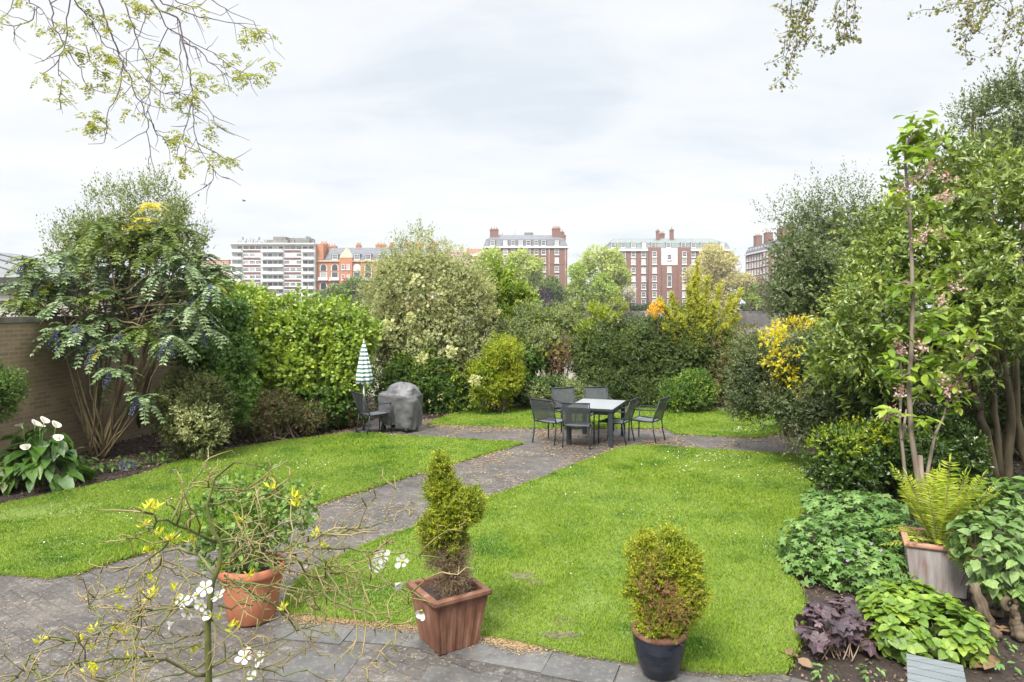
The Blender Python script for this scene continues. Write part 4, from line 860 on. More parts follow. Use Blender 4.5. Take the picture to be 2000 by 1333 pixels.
# spiky golden conifer
shrub('backdrop_shrub', 'dark shrub mass added behind the trunks of the big evergreen at the right edge', 'shrub', (11.0, 14.0, 0),  # added mass that darkens the bright gap behind the trunks
      [(1985, 760, 12.6, 90, 110, .7), (2060, 700, 12.2, 80, 140, .7), (1900, 800, 12.8, 70, 80, .7)], [('foliage', 'l_dark', 2200, .085, dict(core=.6))], 51, (.05, 8, .4))
def spiky():
    d = 19.6; base = np.array([X_(1365, d), d, 0]); t = thing('golden_conifer', 'upright spiky golden green conifer above the dark hedge', 'tree', base)
    r = rng_(44); tips = [(1363, 512, 0), (1382, 545, .2), (1345, 565, -.2), (1290, 590, -.3), (1310, 575, .1), (1430, 580, .2), (1445, 572, 0), (1405, 560, .3), (1395, 600, -.4), (1280, 625, .1), (1345, 600, .4), (1330, 620, -.5), (1415, 640, -.4), (1300, 640, -.4), (1370, 580, -.3), (1440, 620, .2), (1370, 640, -.6), (1355, 545, .1)]
    br = MB(); P, D = [], []
    for i, (px, py, dd) in enumerate(tips):
        tip = A(px, py, d+dd); b0 = base+np.array([0, 0, r.uniform(1.2, 2.1)]); b0[2] = min(b0[2], tip[2]-.1)
        mid = np.array([b0[0]*.35+tip[0]*.65, b0[1]*.35+tip[1]*.65, b0[2]*.65+tip[2]*.35-.08]); s = np.linspace(0, 1, 9)[:, None]; C = (1-s)**2*b0+2*s*(1-s)*mid+s*s*tip
        br.tube(C, np.linspace(.03, .006, 9), 5); n = 260
        u = r.random(n)**.8; q = np.stack([np.interp(u, s[:, 0], C[:, k]) for k in range(3)], 1); tg = unit(np.stack([np.interp(u, s[:, 0], np.gradient(C[:, k])) for k in range(3)], 1))
        sp = (.02+.075*(1-u))[:, None]; P.append(q+r.normal(0, 1, (n, 3))*sp); D.append(tg*1.1+r.normal(0, .5, (n, 3)))
    P = np.concatenate(P); D = np.concatenate(D); mb = MB(); V, Fc = leaf_geo(*shoots(P, D, .15, 9, .066, r, 60), DIA, .5); mb.add(V, Fc); mb.build('crown', M['l_gold2'], t)
    mb = MB(); mb.tube(wob(base, base+np.array([0, 0, 2.2]), 6, .02, r), np.linspace(.08, .04, 6), 7); mb.build('trunk', M['bark'], t); br.build('branches', M['bark'], t)
    bl = blobpx([(1350, 640, d+.2, 60, 40, .7), (1400, 670, d, 50, 40, .6), (1310, 660, d, 40, 34, .5)]); foliage(t, 'lower_crown', bl, 1300, M['l_goldgr2'], .06, .4, sl=.18, nl=8, seed=9)
    t = thing('flowering_shrub', 'small bright orange flowered shrub left of the golden conifer', 'shrub', (X_(1280, 19.2), 19.2, 0)); bl = blobpx([(1282, 602, 19.2, 10, 8, .2), (1277, 609, 19.2, 7, 5, .2)])
    foliage(t, 'flowers', bl, 90, M['l_orange'], .06, .7, sl=.1, nl=6, seed=3, core=.1); stems(t, (X_(1280, 19.2), 19.2, 0), bl, M['stem'], .02, 4, 2)
M['l_gold2'] = LM('conifer_gold', (.25, .34, .045), (.53, .59, .11), (.39, .46, .07), clump=1.5); M['l_goldgr2'] = LM('conifer_green', (.09, .14, .02), (.26, .31, .05), clump=1.5)
spiky()
# phormium with bronze blades
def blades_plant(name, label, cat, base, n, ln, wd, mat, seed, spread=.9):
    r = rng_(seed); t = thing(name, label, cat, base); mb = MB()
    for i in range(n):
        a = r.uniform(0, 6.28); l = ln*r.uniform(.6, 1.1); k = 6; s = np.linspace(0, 1, k); out = spread*r.uniform(.3, 1)
        C = np.asarray(base)+np.c_[np.cos(a)*out*l*s**1.3, np.sin(a)*out*l*s**1.3, l*(s-.45*out*s**2.2)]; sd = np.array([-math.sin(a), math.cos(a), 0])
        ww = wd*np.sin(np.clip(s*.9+.12, 0, 1)*math.pi)**.6; ww[-1] = .002
        V = np.stack([C-sd*ww[:, None]/2, C+sd*ww[:, None]/2], 1).reshape(-1, 3); q = np.array([(2*j, 2*j+1, 2*j+3, 2*j+2) for j in range(k-1)]); mb.add(V, [q])
    mb.build('blades', mat, t); return t
blades_plant('bronze_phormium', 'small bronze red spiky leaved plant at the edge of the far lawn', 'plant', G(995, 799), 26, .5, .035, M['l_red'], 4)
# -- right side
shrub('yellow_shrub', 'shrub covered in bright yellow flowers left of the big evergreen', 'shrub', (1540, 808),
      [(1545, 680, 14.6, 40, 46, .6), (1520, 720, 14.4, 32, 45, .5), (1570, 650, 14.8, 30, 30, .5)], [('foliage', 'l_mixed', 900, .06, dict()), ('flowers', 'l_yellow', 300, .065, dict(core=0, shell=.1, ratio=.7, blobs=[(1515, 668, 13.7, 30, 18, .3), (1550, 645, 13.9, 38, 16, .3), (1525, 695, 13.4, 26, 24, .3), (1545, 725, 12.9, 18, 22, .25), (1585, 638, 14.6, 14, 8, .3), (1535, 735, 11.9, 14, 16, .2), (1512, 700, 11.9, 18, 18, .2), (1550, 760, 11.7, 12, 12, .2), (1500, 665, 12.0, 16, 10, .2), (1560, 700, 11.6, 10, 12, .2)]))], 24, (.03, 9))
M['l_grey3'] = LM('dusky_leaf', (.06, .105, .05), (.215, .29, .155), (.12, .18, .085), clump=1.2, gloss=.5)
M['l_grey2'] = LM('smoky_leaf', (.035, .07, .025), (.20, .255, .125), (.095, .14, .06), clump=1.5, gloss=.55)
shrub('spreading_shrub', 'grey green small leaved spreading shrub drooping over the end of the path', 'shrub', (1640, 862),
      [(1520, 740, 12.8, 66, 55, .8), (1590, 720, 12.0, 60, 65, .8), (1480, 785, 12.8, 46, 34, .6), (1560, 790, 12.0, 66, 44, .7), (1630, 790, 11.4, 60, 60, .7), (1475, 700, 13.0, 36, 30, .5), (1600, 690, 12.4, 40, 40, .5), (1690, 800, 10.7, 60, 60, .5), (1660, 720, 11.2, 60, 60, .6), (1455, 745, 13.2, 30, 24, .4)],
      [('foliage', 'l_grey2', 4300, .062, dict(ratio=.45, nl=8, sl=.22, shell=.6, up=.0, jitter=.25)), ('dark_leaves', 'l_everdk', 1500, .07, dict(ratio=.5)),
       ('hanging_sprays', 'l_grey2', 170, .06, dict(blobs=[(1565, 850, 11.6, 12, 22, .3), (1600, 830, 11.4, 24, 30, .3), (1540, 825, 11.8, 20, 12, .3), (1475, 818, 12.6, 6, 14, .2), (1445, 720, 13.2, 24, 30, .4), (1470, 660, 13.2, 26, 20, .4), (1450, 785, 12.9, 20, 20, .3)], up=-1.5, core=0, shell=.9, sl=.3, nl=10))], 26, (.04, 14, .3, True))
shrub('grey_tree', 'dusky grey green tree with loose upright shoots left of the big evergreen', 'tree', (7.8, 16.0, 0),
      [(1600, 530, 15.8, 95, 75, 1.1), (1670, 480, 16.0, 60, 66, 1.0), (1560, 590, 15.6, 60, 50, .9), (1600, 460, 16.0, 60, 50, .8), (1650, 590, 15.5, 80, 70, 1.0)],
      [('crown', 'l_grey3', 3300, .082, dict(ratio=.45, nl=9, sl=.28, shell=.6, up=.4, jitter=.25, core=.22)), ('top_shoots', 'l_grey3', 260, .07, dict(blobs=[(1590, 400, 16, 40, 30, .6), (1655, 395, 16, 40, 30, .6), (1530, 430, 16, 30, 26, .5), (1545, 560, 15.6, 40, 30, .4)], up=1.3, core=0, shell=.95, sl=.6, nl=14, rnd=.3))], 27, (.1, 12, .3))
# ================================================================== plants with leaves one can make out
def pinnate(bases, dirs, ln, pairs, lw, r, droop=.35, ratio=.36, taper=0.5, ang=68, sym=True):
    """fern or mahonia leaves: paired leaflets along a drooping midrib; returns leaflet arrays and midribs"""
    P, D, Nn, L = [], [], [], []; ribs = []
    for b, d in zip(bases, dirs):
        d = d/np.linalg.norm(d); l = ln*r.uniform(.75, 1.15); s = np.linspace(0, 1, pairs+2)
        side = np.cross(d, [0, 0, 1.]); side = side/max(np.linalg.norm(side), 1e-6); upv = np.cross(side, d)
        C = b+np.outer(s*l, d)+np.outer(-droop*l*s**2, [0, 0, 1]); T = unit(np.gradient(C, axis=0)); ribs.append(C)
        for k in range(2 if taper < .9 else 1, pairs+2):
            w_ = lw*(np.sin(math.pi*min(1, .22+.78*(1-s[k])*1.0))**.7 if taper == 0 else (1-taper*s[k]**1.5)*(.6+.4*min(1, s[k]*4)))
            for sg in (-1, 1):
                a = R(ang+r.normal(0, 5)); dd = math.cos(a)*T[k]+sg*math.sin(a)*side+r.normal(0, .06, 3)+np.array([0, 0, -.08])
                P.append(C[k]); D.append(dd); Nn.append(np.cross(side, T[k])+r.normal(0, .18, 3)); L.append(w_)
        P.append(C[-1]); D.append(T[-1]); Nn.append(upv); L.append(lw*(1-taper)*.9)
    return (np.array(P), np.array(D), np.array(Nn), np.array(L)), ribs
M['l_maho'] = LM('mahonia_sheen_leaf', (.06, .12, .05), (.22, .33, .19), (.125, .21, .105), trans=.15, gloss=.5, rough=.4, clump=1)  # grey-blue sky reflection is put into this leaf colour
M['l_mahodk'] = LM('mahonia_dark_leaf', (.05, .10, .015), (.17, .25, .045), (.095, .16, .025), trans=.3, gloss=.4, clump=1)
M['l_mahoy'] = LM('mahonia_yellow_leaf', (.5, .42, .03), (.75, .65, .05), trans=.35)
M['berry'] = surf('blue_berry', [(.3, (.045, .055, .105)), (.7, (.13, .155, .25))], 30, rough=.6)
M['maho_stem'] = surf('mahonia_stem', [(.3, (.13, .10, .05)), (.7, (.24, .19, .11))], 10, bump=.4)
def mahonia():
    d0 = 12.6; base = G(195, 892); t = thing('mahonia', 'tall multi stemmed mahonia with blue berry clusters before the brick wall', 'shrub', base); r = rng_(8)
    tips = [(60, 505), (45, 560), (95, 540), (120, 590), (150, 500), (165, 460), (190, 440), (215, 480), (230, 430), (250, 520), (275, 450), (300, 490), (320, 445), (345, 500), (360, 450), (375, 540), (395, 500), (330, 560), (290, 580), (210, 560), (175, 610), (250, 610), (320, 620), (355, 640), (100, 620), (60, 600), (385, 600), (140, 545), (200, 520), (270, 540), (310, 530), (350, 580), (215, 650), (175, 665), (350, 670), (80, 570), (240, 470), (420, 560), (430, 530), (130, 640), (180, 490), (205, 445), (255, 470), (285, 455), (330, 480), (155, 520), (125, 500), (110, 555), (235, 560), (265, 575), (300, 610), (340, 600), (375, 615), (400, 640), (390, 570), (190, 580), (150, 580), (75, 530), (365, 520), (410, 530), (225, 520), (275, 500), (345, 540), (205, 620), (280, 640), (240, 655), (310, 655), (60, 540), (35, 585), (90, 610)]
    low = [(225, 725), (278, 778), (160, 640), (195, 680), (335, 660), (120, 650)]
    sm = MB(); Pm, Dm, Pd, Dd, Py, Dy = [], [], [], [], [], []; bm = MB()
    for i, (px, py) in enumerate(tips+low):
        d = d0+(r.uniform(-.7, .8) if i < 70 else -.75); tip = A(px, py, d); b = base+np.array([r.uniform(-.16, .16), r.uniform(-.12, .12), -.05])
        if i < 18 or i >= 70:
            c = b+np.array([(tip[0]-b[0])*.55, (tip[1]-b[1])*.5, (tip[2]-b[2])*.42]); s = np.linspace(0, 1, 8)[:, None]; C = (1-s)**2*b+2*s*(1-s)*c+s*s*tip; C[1:-1] += r.normal(0, .022, (6, 3))
            r0 = r.uniform(.022, .04) if i < 20 else r.uniform(.012, .02); sm.tube(C, np.linspace(r0, .008, 8), 6)
        else:
            j = r.integers(0, 20); q = A(*tips[j], d0); sm.tube(wob(q*.6+base*.4+np.array([0, 0, .3]), tip, 5, .03, r), np.linspace(.018, .01, 5), 5)
        n = r.integers(12, 17); dark = (py < 500 or r.random() < .3) and i < 70  # upper rosettes take the darker copy, without the painted sky sheen
        for k in range(n):
            a = k*2.4+r.uniform(-.4, .4); el = r.uniform(-.6, .75); v = np.array([math.cos(a)*math.cos(el), math.sin(a)*math.cos(el), math.sin(el)])
            tt = r.random()
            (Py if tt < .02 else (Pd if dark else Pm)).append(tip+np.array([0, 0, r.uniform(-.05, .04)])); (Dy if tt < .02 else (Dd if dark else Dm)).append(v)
        if r.random() < .3 or i >= 70:
            for k in range(r.integers(2, 5)):  # drooping berry racemes
                a = r.uniform(0, 6.28); l = r.uniform(.2, .36); s = np.linspace(.1, 1, 12)
                for q in np.c_[np.cos(a)*.12*s, np.sin(a)*.12*s-.16, -l*s**1.5]+tip:
                    for e in range(3):
                        c = q+r.normal(0, .018, 3); rr = .013; V = c+rr*np.array([(1, 0, 0), (0, 1, 0), (-1, 0, 0), (0, -1, 0), (0, 0, 1.3), (0, 0, -1.3)])
                        bm.add(V, [np.array([(0, 1, 4), (1, 2, 4), (2, 3, 4), (3, 0, 4), (1, 0, 5), (2, 1, 5), (3, 2, 5), (0, 3, 5)])], 0, True)
    for cx, cy in ((282, 428), (292, 405), (268, 440), (300, 398)):
        tip = A(cx, cy, d0-.2)
        for k in range(7): a = k*.9; Py.append(tip); Dy.append(np.array([math.cos(a), math.sin(a)*.6, r.uniform(-.1, .5)]))
    for cx, cy in ((90, 655), (110, 640), (75, 660)):
        for k in range(3): Py.append(A(cx, cy, d0-.3)); Dy.append(np.array([r.uniform(-1, 1), -.5, -.2]))
    sm.build('stems', M['maho_stem'], t); bm.build('berries', M['berry'], t)
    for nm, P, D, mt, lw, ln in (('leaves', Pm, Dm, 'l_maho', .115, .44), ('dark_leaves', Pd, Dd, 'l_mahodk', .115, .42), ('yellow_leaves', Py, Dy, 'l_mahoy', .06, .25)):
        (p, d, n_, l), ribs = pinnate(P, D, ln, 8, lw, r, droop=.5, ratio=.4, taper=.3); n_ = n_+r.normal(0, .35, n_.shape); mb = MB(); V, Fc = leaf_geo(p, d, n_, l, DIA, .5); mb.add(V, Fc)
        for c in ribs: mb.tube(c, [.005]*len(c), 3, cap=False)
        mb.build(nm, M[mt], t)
mahonia()
# calla lily clump
M['l_calla'] = LM('calla_leaf', (.035, .105, .02), (.14, .28, .06), (.075, .18, .035), trans=.25, gloss=.6, rough=.3, clump=2, veins=True)
M['spathe'] = surf('white_spathe', [(.3, (.52, .51, .44)), (.7, (.62, .61, .55))], 3, bump=0, rough=.5); M['spadix'] = surf('yellow_spadix', [(.5, (.7, .5, .05))], 8)
def bigleaves(root, name, c, n, ln, ratio, rad, hgt, mat, r, tpl=HEARTL, el=(-.5, .5), stemmat=None):
    """mound of large stalked leaves"""
    a = r.uniform(0, 6.28, n); q = np.sqrt(r.random(n)); z = hgt*(1-q**2*.75)*r.uniform(.55, 1.05, n)
    P = np.c_[c[0]+np.cos(a)*q*rad[0], c[1]+np.sin(a)*q*rad[1], c[2]+z]; e = r.uniform(*el, n)-q*.55
    a2 = a+r.normal(0, .6, n); D = np.c_[np.cos(a2)*np.cos(e), np.sin(a2)*np.cos(e), np.sin(e)]; Nn = np.c_[-np.cos(a2)*np.sin(e), -np.sin(a2)*np.sin(e), np.cos(e)]+r.normal(0, .25, (n, 3))
    V, Fc = leaf_geo(P, D, Nn, ln*r.uniform(.6, 1.15, n), tpl, ratio); root_o = MB().add(V, Fc, 0, True).build(name, mat, root)
    if stemmat is not None:
        sb = MB()
        for p in P[::2]: sb.tube([np.array([c[0]*.6+p[0]*.4, c[1]*.6+p[1]*.4, c[2]]), p*.5+np.array([c[0]*.3+p[0]*.2, c[1]*.3+p[1]*.2, c[2]*.5+p[2]*.1]), p], .005, 4, cap=False)
        sb.build('stalks', stemmat, root)
    return P
M['stalk'] = surf('green_stalk', [(.3, (.07, .14, .03)), (.7, (.13, .22, .05))], 5, bump=0)
def calla():
    c = G(78, 945); t = thing('calla_lily', 'clump of calla lilies with white trumpet flowers and broad dark green leaves', 'flowers', c); r = rng_(5)
    bigleaves(t, 'leaves', c, 190, .31, .58, (.6, .52), .92, M['l_calla'], r, el=(-.6, .35), stemmat=M['stalk'])
    fl = [(45, 838, 2.4), (68, 836, .5), (85, 830, .3), (108, 838, .1), (78, 842, 1.2), (118, 862, -1.2), (56, 880, -1.5)]
    for px, py, a in fl:
        p = A(px, py, 10.35); mb = MB(); rings = []
        ax = unit(np.array([math.cos(a)*.55, math.sin(a)*.35-.3, .8])); u = unit(np.cross(ax, [0, 1, .2])); v = np.cross(ax, u)
        for k, (h, rr) in enumerate(((0, .008), (.03, .014), (.06, .024), (.085, .042), (.098, .062), (.10, .075))):
            th = np.linspace(0, 2*math.pi, 14)[:-1]; ext = 1+.5*np.clip(np.cos(th), 0, 1)*(k > 2); rings.append(p+.8*(ax*h+np.outer(np.cos(th)*rr*ext, u)+np.outer(np.sin(th)*rr, v)+(np.outer(np.clip(np.cos(th), 0, 1)**2*.03*(k > 3), ax))))
        mb.loft(rings); o = mb.build('flower', M['spathe'], t); MB().tube([p+ax*.03, p+ax*.1], [.008, .006], 5).build('spadix', M['spadix'], o)
        MB().tube(wob([c[0]*.5+p[0]*.5, c[1]*.5+p[1]*.5, .1], p, 4, .01, r), .007, 4).build('stalk', M['stalk'], t)
calla()
t = thing('border_plant', 'pale green leafy plant at the left edge below the calla lilies', 'plant', G(12, 962)); bigleaves(t, 'leaves', G(6, 958), 60, .15, .6, (.24, .25), .42, M['l_grey'], rng_(9), stemmat=M['stalk'])
for k, (px, py, lb, sz) in enumerate(((300, 905, 'low broad leaved green plant right of the mahonia trunk', .22), (240, 915, 'low green ferny plant at the foot of the mahonia trunk', .2), (165, 925, 'low green weeds left of the mahonia trunk', .25), (130, 905, 'grey green seedling plant against the brick wall left of the mahonia', .3), (350, 925, 'grass like green tuft at the bed edge under the cream flecked shrub', .14))):
    t = thing('border_plant', lb, 'plant', G(px, py), 'low plants in the left hand bed'); bigleaves(t, 'leaves', G(px, py), 46, sz*.45, .45, (sz*1.4, sz), sz, M['l_mid' if k != 3 else 'l_maho'], rng_(60+k), tpl=OVAL, stemmat=M['stalk'])
t = thing('bluebells', 'small patch of violet blue flowers on the bed edge under the mahonia', 'flowers', G(250, 918)); foliage(t, 'flowers', [(G(250, 918)+np.array([0, 0, .05]), np.array([.16, .1, .07]))], 60, LM('blue_petal', (.08, .07, .25), (.2, .17, .45)), .025, .6, sl=.05, nl=5, seed=3, core=0)
# ------------------------------------------------------------------ right border
def evergreen():
    base = G(1950, 945); t = thing('evergreen_tree', 'big spreading glossy evergreen tree with several trunks filling the right side', 'tree', base); r = rng_(12)
    B1 = [(1880, 420, 10.2, 110, 110, .9), (1790, 560, 9.8, 110, 95, .9), (1900, 560, 9.6, 120, 110, .9), (1980, 500, 10, 110, 150, .9), (1740, 650, 9.6, 110, 80, .8), (1850, 660, 9.2, 120, 90, .8), (1960, 630, 9.4, 100, 80, .8), (1690, 720, 9.9, 90, 60, .7), (1850, 345, 10.4, 80, 60, .7), (1940, 360, 10.5, 90, 80, .8), (1800, 470, 10.2, 70, 60, .7), (1780, 700, 9.6, 80, 70, .7), (1760, 430, 10.4, 40, 40, .5)]
    foliage(t, 'crown', blobpx(B1), 3400, M['l_ever'], .112, .45, OVAL, sl=.26, nl=9, shell=.4, jitter=.3, up=.2, seed=71, core=.03, clump=24, rnd=.5)
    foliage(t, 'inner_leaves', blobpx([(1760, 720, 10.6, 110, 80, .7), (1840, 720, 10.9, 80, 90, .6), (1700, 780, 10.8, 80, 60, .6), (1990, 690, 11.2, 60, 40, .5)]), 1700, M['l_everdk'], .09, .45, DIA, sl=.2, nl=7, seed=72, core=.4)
    foliage(t, 'outer_sprays', blobpx([(1700, 440, 10.3, 40, 20, .4), (1690, 690, 9.3, 60, 40, .4), (1660, 640, 9.6, 40, 40, .4), (1670, 590, 9.8, 40, 50, .4), (1720, 500, 10, 40, 50, .4)]), 330, M['l_ever'], .08, .42, OVAL, sl=.35, nl=11, shell=.8, up=.1, seed=73, core=0)
    tr = MB()
    for a, b, c, r0, r1 in (((1950, 950), (1910, 800), (1895, 700), .07, .05), ((1960, 955), (1985, 820), (1960, 700), .075, .05), ((1955, 950), (1945, 820), (1940, 730), .055, .04), ((2010, 940), (1975, 810), (1985, 700), .06, .04), ((1908, 800), (1880, 740), (1840, 620), .07, .04), ((1960, 705), (1930, 600), (1880, 440), .07, .03), ((1895, 705), (1850, 560), (1850, 380), .07, .025), ((1985, 700), (1990, 560), (1960, 380), .06, .03), ((1880, 740), (1790, 680), (1690, 640), .05, .02), ((1940, 730), (1960, 650), (1920, 540), .06, .03)):
        p0, p1, p2 = [A(q[0], q[1], 10.55) for q in (a, b, c)]; p0[2] = max(p0[2], -.05); s = np.linspace(0, 1, 9)[:, None]
        C = (1-s)**2*p0+2*s*(1-s)*p1+s*s*p2; C += r.normal(0, .015, C.shape); tr.tube(C, np.linspace(r0, r1, 9), 9)
    tr.build('trunk', M['bark'], t)
evergreen()
shrub('tall_tree', 'dark grey green tree top rising above the big evergreen in the upper right', 'tree', (9.5, 13.4, 0),
      [(1965, 240, 12.8, 75, 70, .9), (1920, 300, 12.8, 60, 50, .7), (1990, 175, 12.8, 34, 34, .5), (2010, 300, 12.8, 70, 90, .8), (1900, 230, 12.8, 26, 24, .4)], [('crown', 'l_grey3', 1500, .075, dict(ratio=.42, nl=9, sl=.3, shell=.8, up=.3, jitter=.3, core=.05)), ('top_shoots', 'l_grey3', 70, .07, dict(blobs=[(1978, 150, 12.8, 14, 20, .3), (1890, 215, 12.8, 24, 18, .3), (1940, 195, 12.8, 24, 20, .3)], up=1.2, core=0, shell=.9, sl=.3, nl=10))], 28, (.12, 8, .2))
M['l_box2'] = LM('glossy_shrub_leaf', (.025, .065, .015), (.10, .19, .035), (.055, .12, .02), gloss=.7, rough=.28, clump=2)
shrub('low_shrub', 'dense dark glossy shrub with yellow green top under the evergreen', 'shrub', (1690, 960),
      [(1650, 905, 9.3, 52, 52, .5), (1710, 900, 9.3, 60, 60, .55), (1770, 890, 9.5, 70, 70, .6), (1830, 900, 9.6, 60, 70, .6), (1640, 935, 9.2, 40, 30, .4)], [('foliage', 'l_box2', 3000, .07, dict(ratio=.5, tpl=OVAL, nl=7)), ('young_tips', 'l_goldgr', 230, .065, dict(core=0, shell=.05, up=.8, blobs=[(1640, 870, 9.2, 40, 16, .35), (1700, 850, 9.3, 40, 14, .4)]))], 29, (.04, 9, .3))
# ------------------------------------------------------------------ pots and near plants
M['terra'] = surf('terracotta', [(.25, (.30, .11, .06)), (.6, (.40, .155, .085)), (.8, (.46, .22, .14))], 5, rough=.75, bump=.1, spec=.25)
M['terra_old'] = surf('weathered_terracotta', [(.25, (.07, .035, .025)), (.5, (.15, .068, .042)), (.66, (.21, .11, .075)), (.8, (.34, .27, .22))], 6, rough=.7, bump=.15, stretch=(1.6, 1.6, .5))
M['terra_grey'] = surf('lime_washed_terracotta', [(.3, (.23, .15, .13)), (.48, (.30, .27, .26)), (.7, (.40, .37, .37))], 9, rough=.85, bump=.2, stretch=(2, 2, .22))
M['terra_rim'] = surf('terracotta_rim', [(.3, (.32, .16, .1)), (.7, (.46, .27, .19))], 7, rough=.8)
M['glaze'] = surf('blue_black_glaze', [(.3, (.006, .008, .014)), (.7, (.016, .021, .034))], 7, rough=.16, spec=.6, bump=.05, stretch=(.3, .3, 3))
M['potsoil'] = M['soil']
def ringpts(side, hz, ribs=0, depth=.006, n=28, rz=0):
    pts = []
    for s in range(4):
        for i in range(n):
            u = -1+2*i/n; o = depth*(math.sin((u+1)*math.pi*ribs) > .2) if ribs and abs(u) < .9 else 0
            x, y = u*side, -(side-o); a = s*math.pi/2+rz; pts.append((x*math.cos(a)-y*math.sin(a), x*math.sin(a)+y*math.cos(a), hz))
    return np.array(pts)
def square_pot(t, c, top, bot, h, rim, rz, mat, rimmat, ribs=0, wall=.035, soil=.05):
    c = np.asarray(c); sd = lambda z: (bot+(top-bot)*z/h)/2
    lo = h-rim; rg = [ringpts(sd(z), z, ribs, .008, rz=rz)+c for z in np.linspace(0, lo, 6)]
    MB().loft(rg, 0, True, False, False).build('pot_body', mat, t)
    T = top/2; rr = [ringpts(q, z, rz=rz)+c for q, z in ((sd(lo)-.004, lo-.002), (T+.012, lo+.004), (T+.02, lo+rim*.4), (T+.018, h-.006), (T+.008, h), (T-wall+.006, h), (T-wall, h-.008), (T-wall-.01, h-soil-.03))]
    MB().loft(rr, 0, False, False, False).build('rim', rimmat, t)
    MB().add(ringpts(T-wall-.004, h-soil, rz=rz)+c, [np.arange(112)]).build('potting_soil', M['soil'], t)
def round_pot(t, c, prof, mat, rimprof, rimmat, rs, zs):
    c = np.asarray(c); a = np.linspace(0, 2*math.pi, 49)[:-1]; rg = lambda q, z: c+np.c_[np.cos(a)*q, np.sin(a)*q, np.full(48, z)]
    MB().loft([rg(q, z) for q, z in prof], 0, True).build('pot_body', mat, t); MB().loft([rg(q, z) for q, z in rimprof]).build('rim', rimmat, t); MB().add(rg(rs, zs), [np.arange(48)]).build('potting_soil', M['soil'], t)
# square ribbed pot with narrow golden conifer
M['l_con'] = LM('gold_conifer_needles', (.09, .16, .015), (.40, .46, .045), (.22, .30, .025), clump=5, trans=.2)
M['l_condead'] = LM('dead_conifer_needles', (.10, .08, .055), (.24, .2, .15), clump=6, trans=.1); M['l_conred'] = LM('reddish_dead_needles', (.11, .06, .035), (.26, .15, .09), clump=6, trans=.1)
def conifer_a():
    d = 5.62; c = np.array([A(876, 0, d)[0], d, .012]); t = thing('potted_conifer', 'narrow golden conifer with bare grey brown base in a square ribbed terracotta pot', 'potted plant', c)
    square_pot(t, c, .485, .355, .455, .05, R(33), M['terra_old'], M['terra_old'], ribs=5)
    B = [(865, 918, d, 16, 26, .08), (859, 948, d, 23, 28, .1), (868, 978, d, 30, 30, .13), (888, 1000, d, 37, 34, .15), (912, 985, d, 26, 28, .12), (862, 1035, d, 36, 32, .15), (872, 1075, d, 36, 34, .15), (878, 1110, d, 34, 40, .14)]
    foliage(t, 'crown', blobpx(B[:6]), 3400, M['l_con'], .025, .38, DIA, sl=.06, nl=13, shell=.4, jitter=.2, up=.75, seed=31, core=.35, zmin=.4)
    foliage(t, 'tip_sprays', blobpx(B[:6]), 260, M['l_con'], .02, .36, DIA, sl=.1, nl=16, shell=.12, jitter=.3, up=1.2, seed=38, core=0, zmin=.4, rnd=.2)
    foliage(t, 'middle_foliage', blobpx(B[5:7]), 1500, M['l_goldgr2'], .02, .3, DIA, sl=.065, nl=11, shell=.5, jitter=.2, up=.5, seed=32, core=.3, zmin=.4)
    foliage(t, 'dead_foliage', blobpx([(880, 1120, d, 40, 42, .16), (875, 1088, d, 42, 24, .17), (880, 1150, d, 26, 22, .1)]), 1500, M['l_condead'], .022, .2, DIA, sl=.08, nl=10, shell=.7, jitter=.3, up=.2, seed=33, core=0, zmin=.4)
    stems(t, c+np.array([0, 0, .4]), blobpx(B), M['stem'], .018, 10, 3, .02)
conifer_a()
def conifer_b():
    d = 5.12; c = np.array([A(1288, 0, d)[0], d, .012]); t = thing('potted_conifer', 'bushy golden conifer with reddish dead patches in a round blue black glazed pot', 'potted plant', c)
    round_pot(t, c, [(.12, 0), (.125, .01), (.15, .06), (.185, .18), (.198, .28), (.192, .30)], M['glaze'], [(.19, .298), (.205, .305), (.21, .325), (.2, .345), (.185, .347), (.175, .33), (.17, .25)], M['terra_old'], .176, .30)
    B = [(1302, 1140, d, 60, 62, .22), (1264, 1115, d, 36, 50, .16), (1332, 1115, d, 36, 46, .16), (1302, 1085, d, 34, 30, .14), (1258, 1068, d, 10, 26, .06), (1310, 1058, d, 14, 18, .07), (1290, 1200, d, 52, 38, .19), (1345, 1165, d, 30, 38, .16), (1252, 1165, d, 28, 38, .14)]
    foliage(t, 'crown', blobpx(B), 4600, M['l_con'], .026, .38, DIA, sl=.07, nl=13, shell=.32, jitter=.2, up=.8, seed=34, core=.2, zmin=.3)
    foliage(t, 'tip_sprays', blobpx(B), 420, M['l_con'], .02, .36, DIA, sl=.13, nl=18, shell=.12, jitter=.3, up=1.2, seed=37, core=0, zmin=.3, rnd=.2)
    foliage(t, 'dead_foliage', blobpx([(1283, 1150, d-.24, 34, 40, .09), (1318, 1185, d-.24, 36, 32, .09), (1270, 1115, d-.2, 18, 32, .09), (1290, 1220, d-.17, 40, 24, .08)]), 330, M['l_conred'], .022, .24, DIA, sl=.08, nl=10, shell=.6, jitter=.3, up=.4, seed=35, core=0, clump=0, zmin=.3)
    stems(t, c+np.array([0, 0, .28]), blobpx(B), M['twig_brown'], .014, 16, 4, .04)
conifer_b()
M['l_rose'] = LM('rose_leaf', (.07, .16, .035), (.22, .36, .09), (.13, .25, .055), clump=4, gloss=.5)
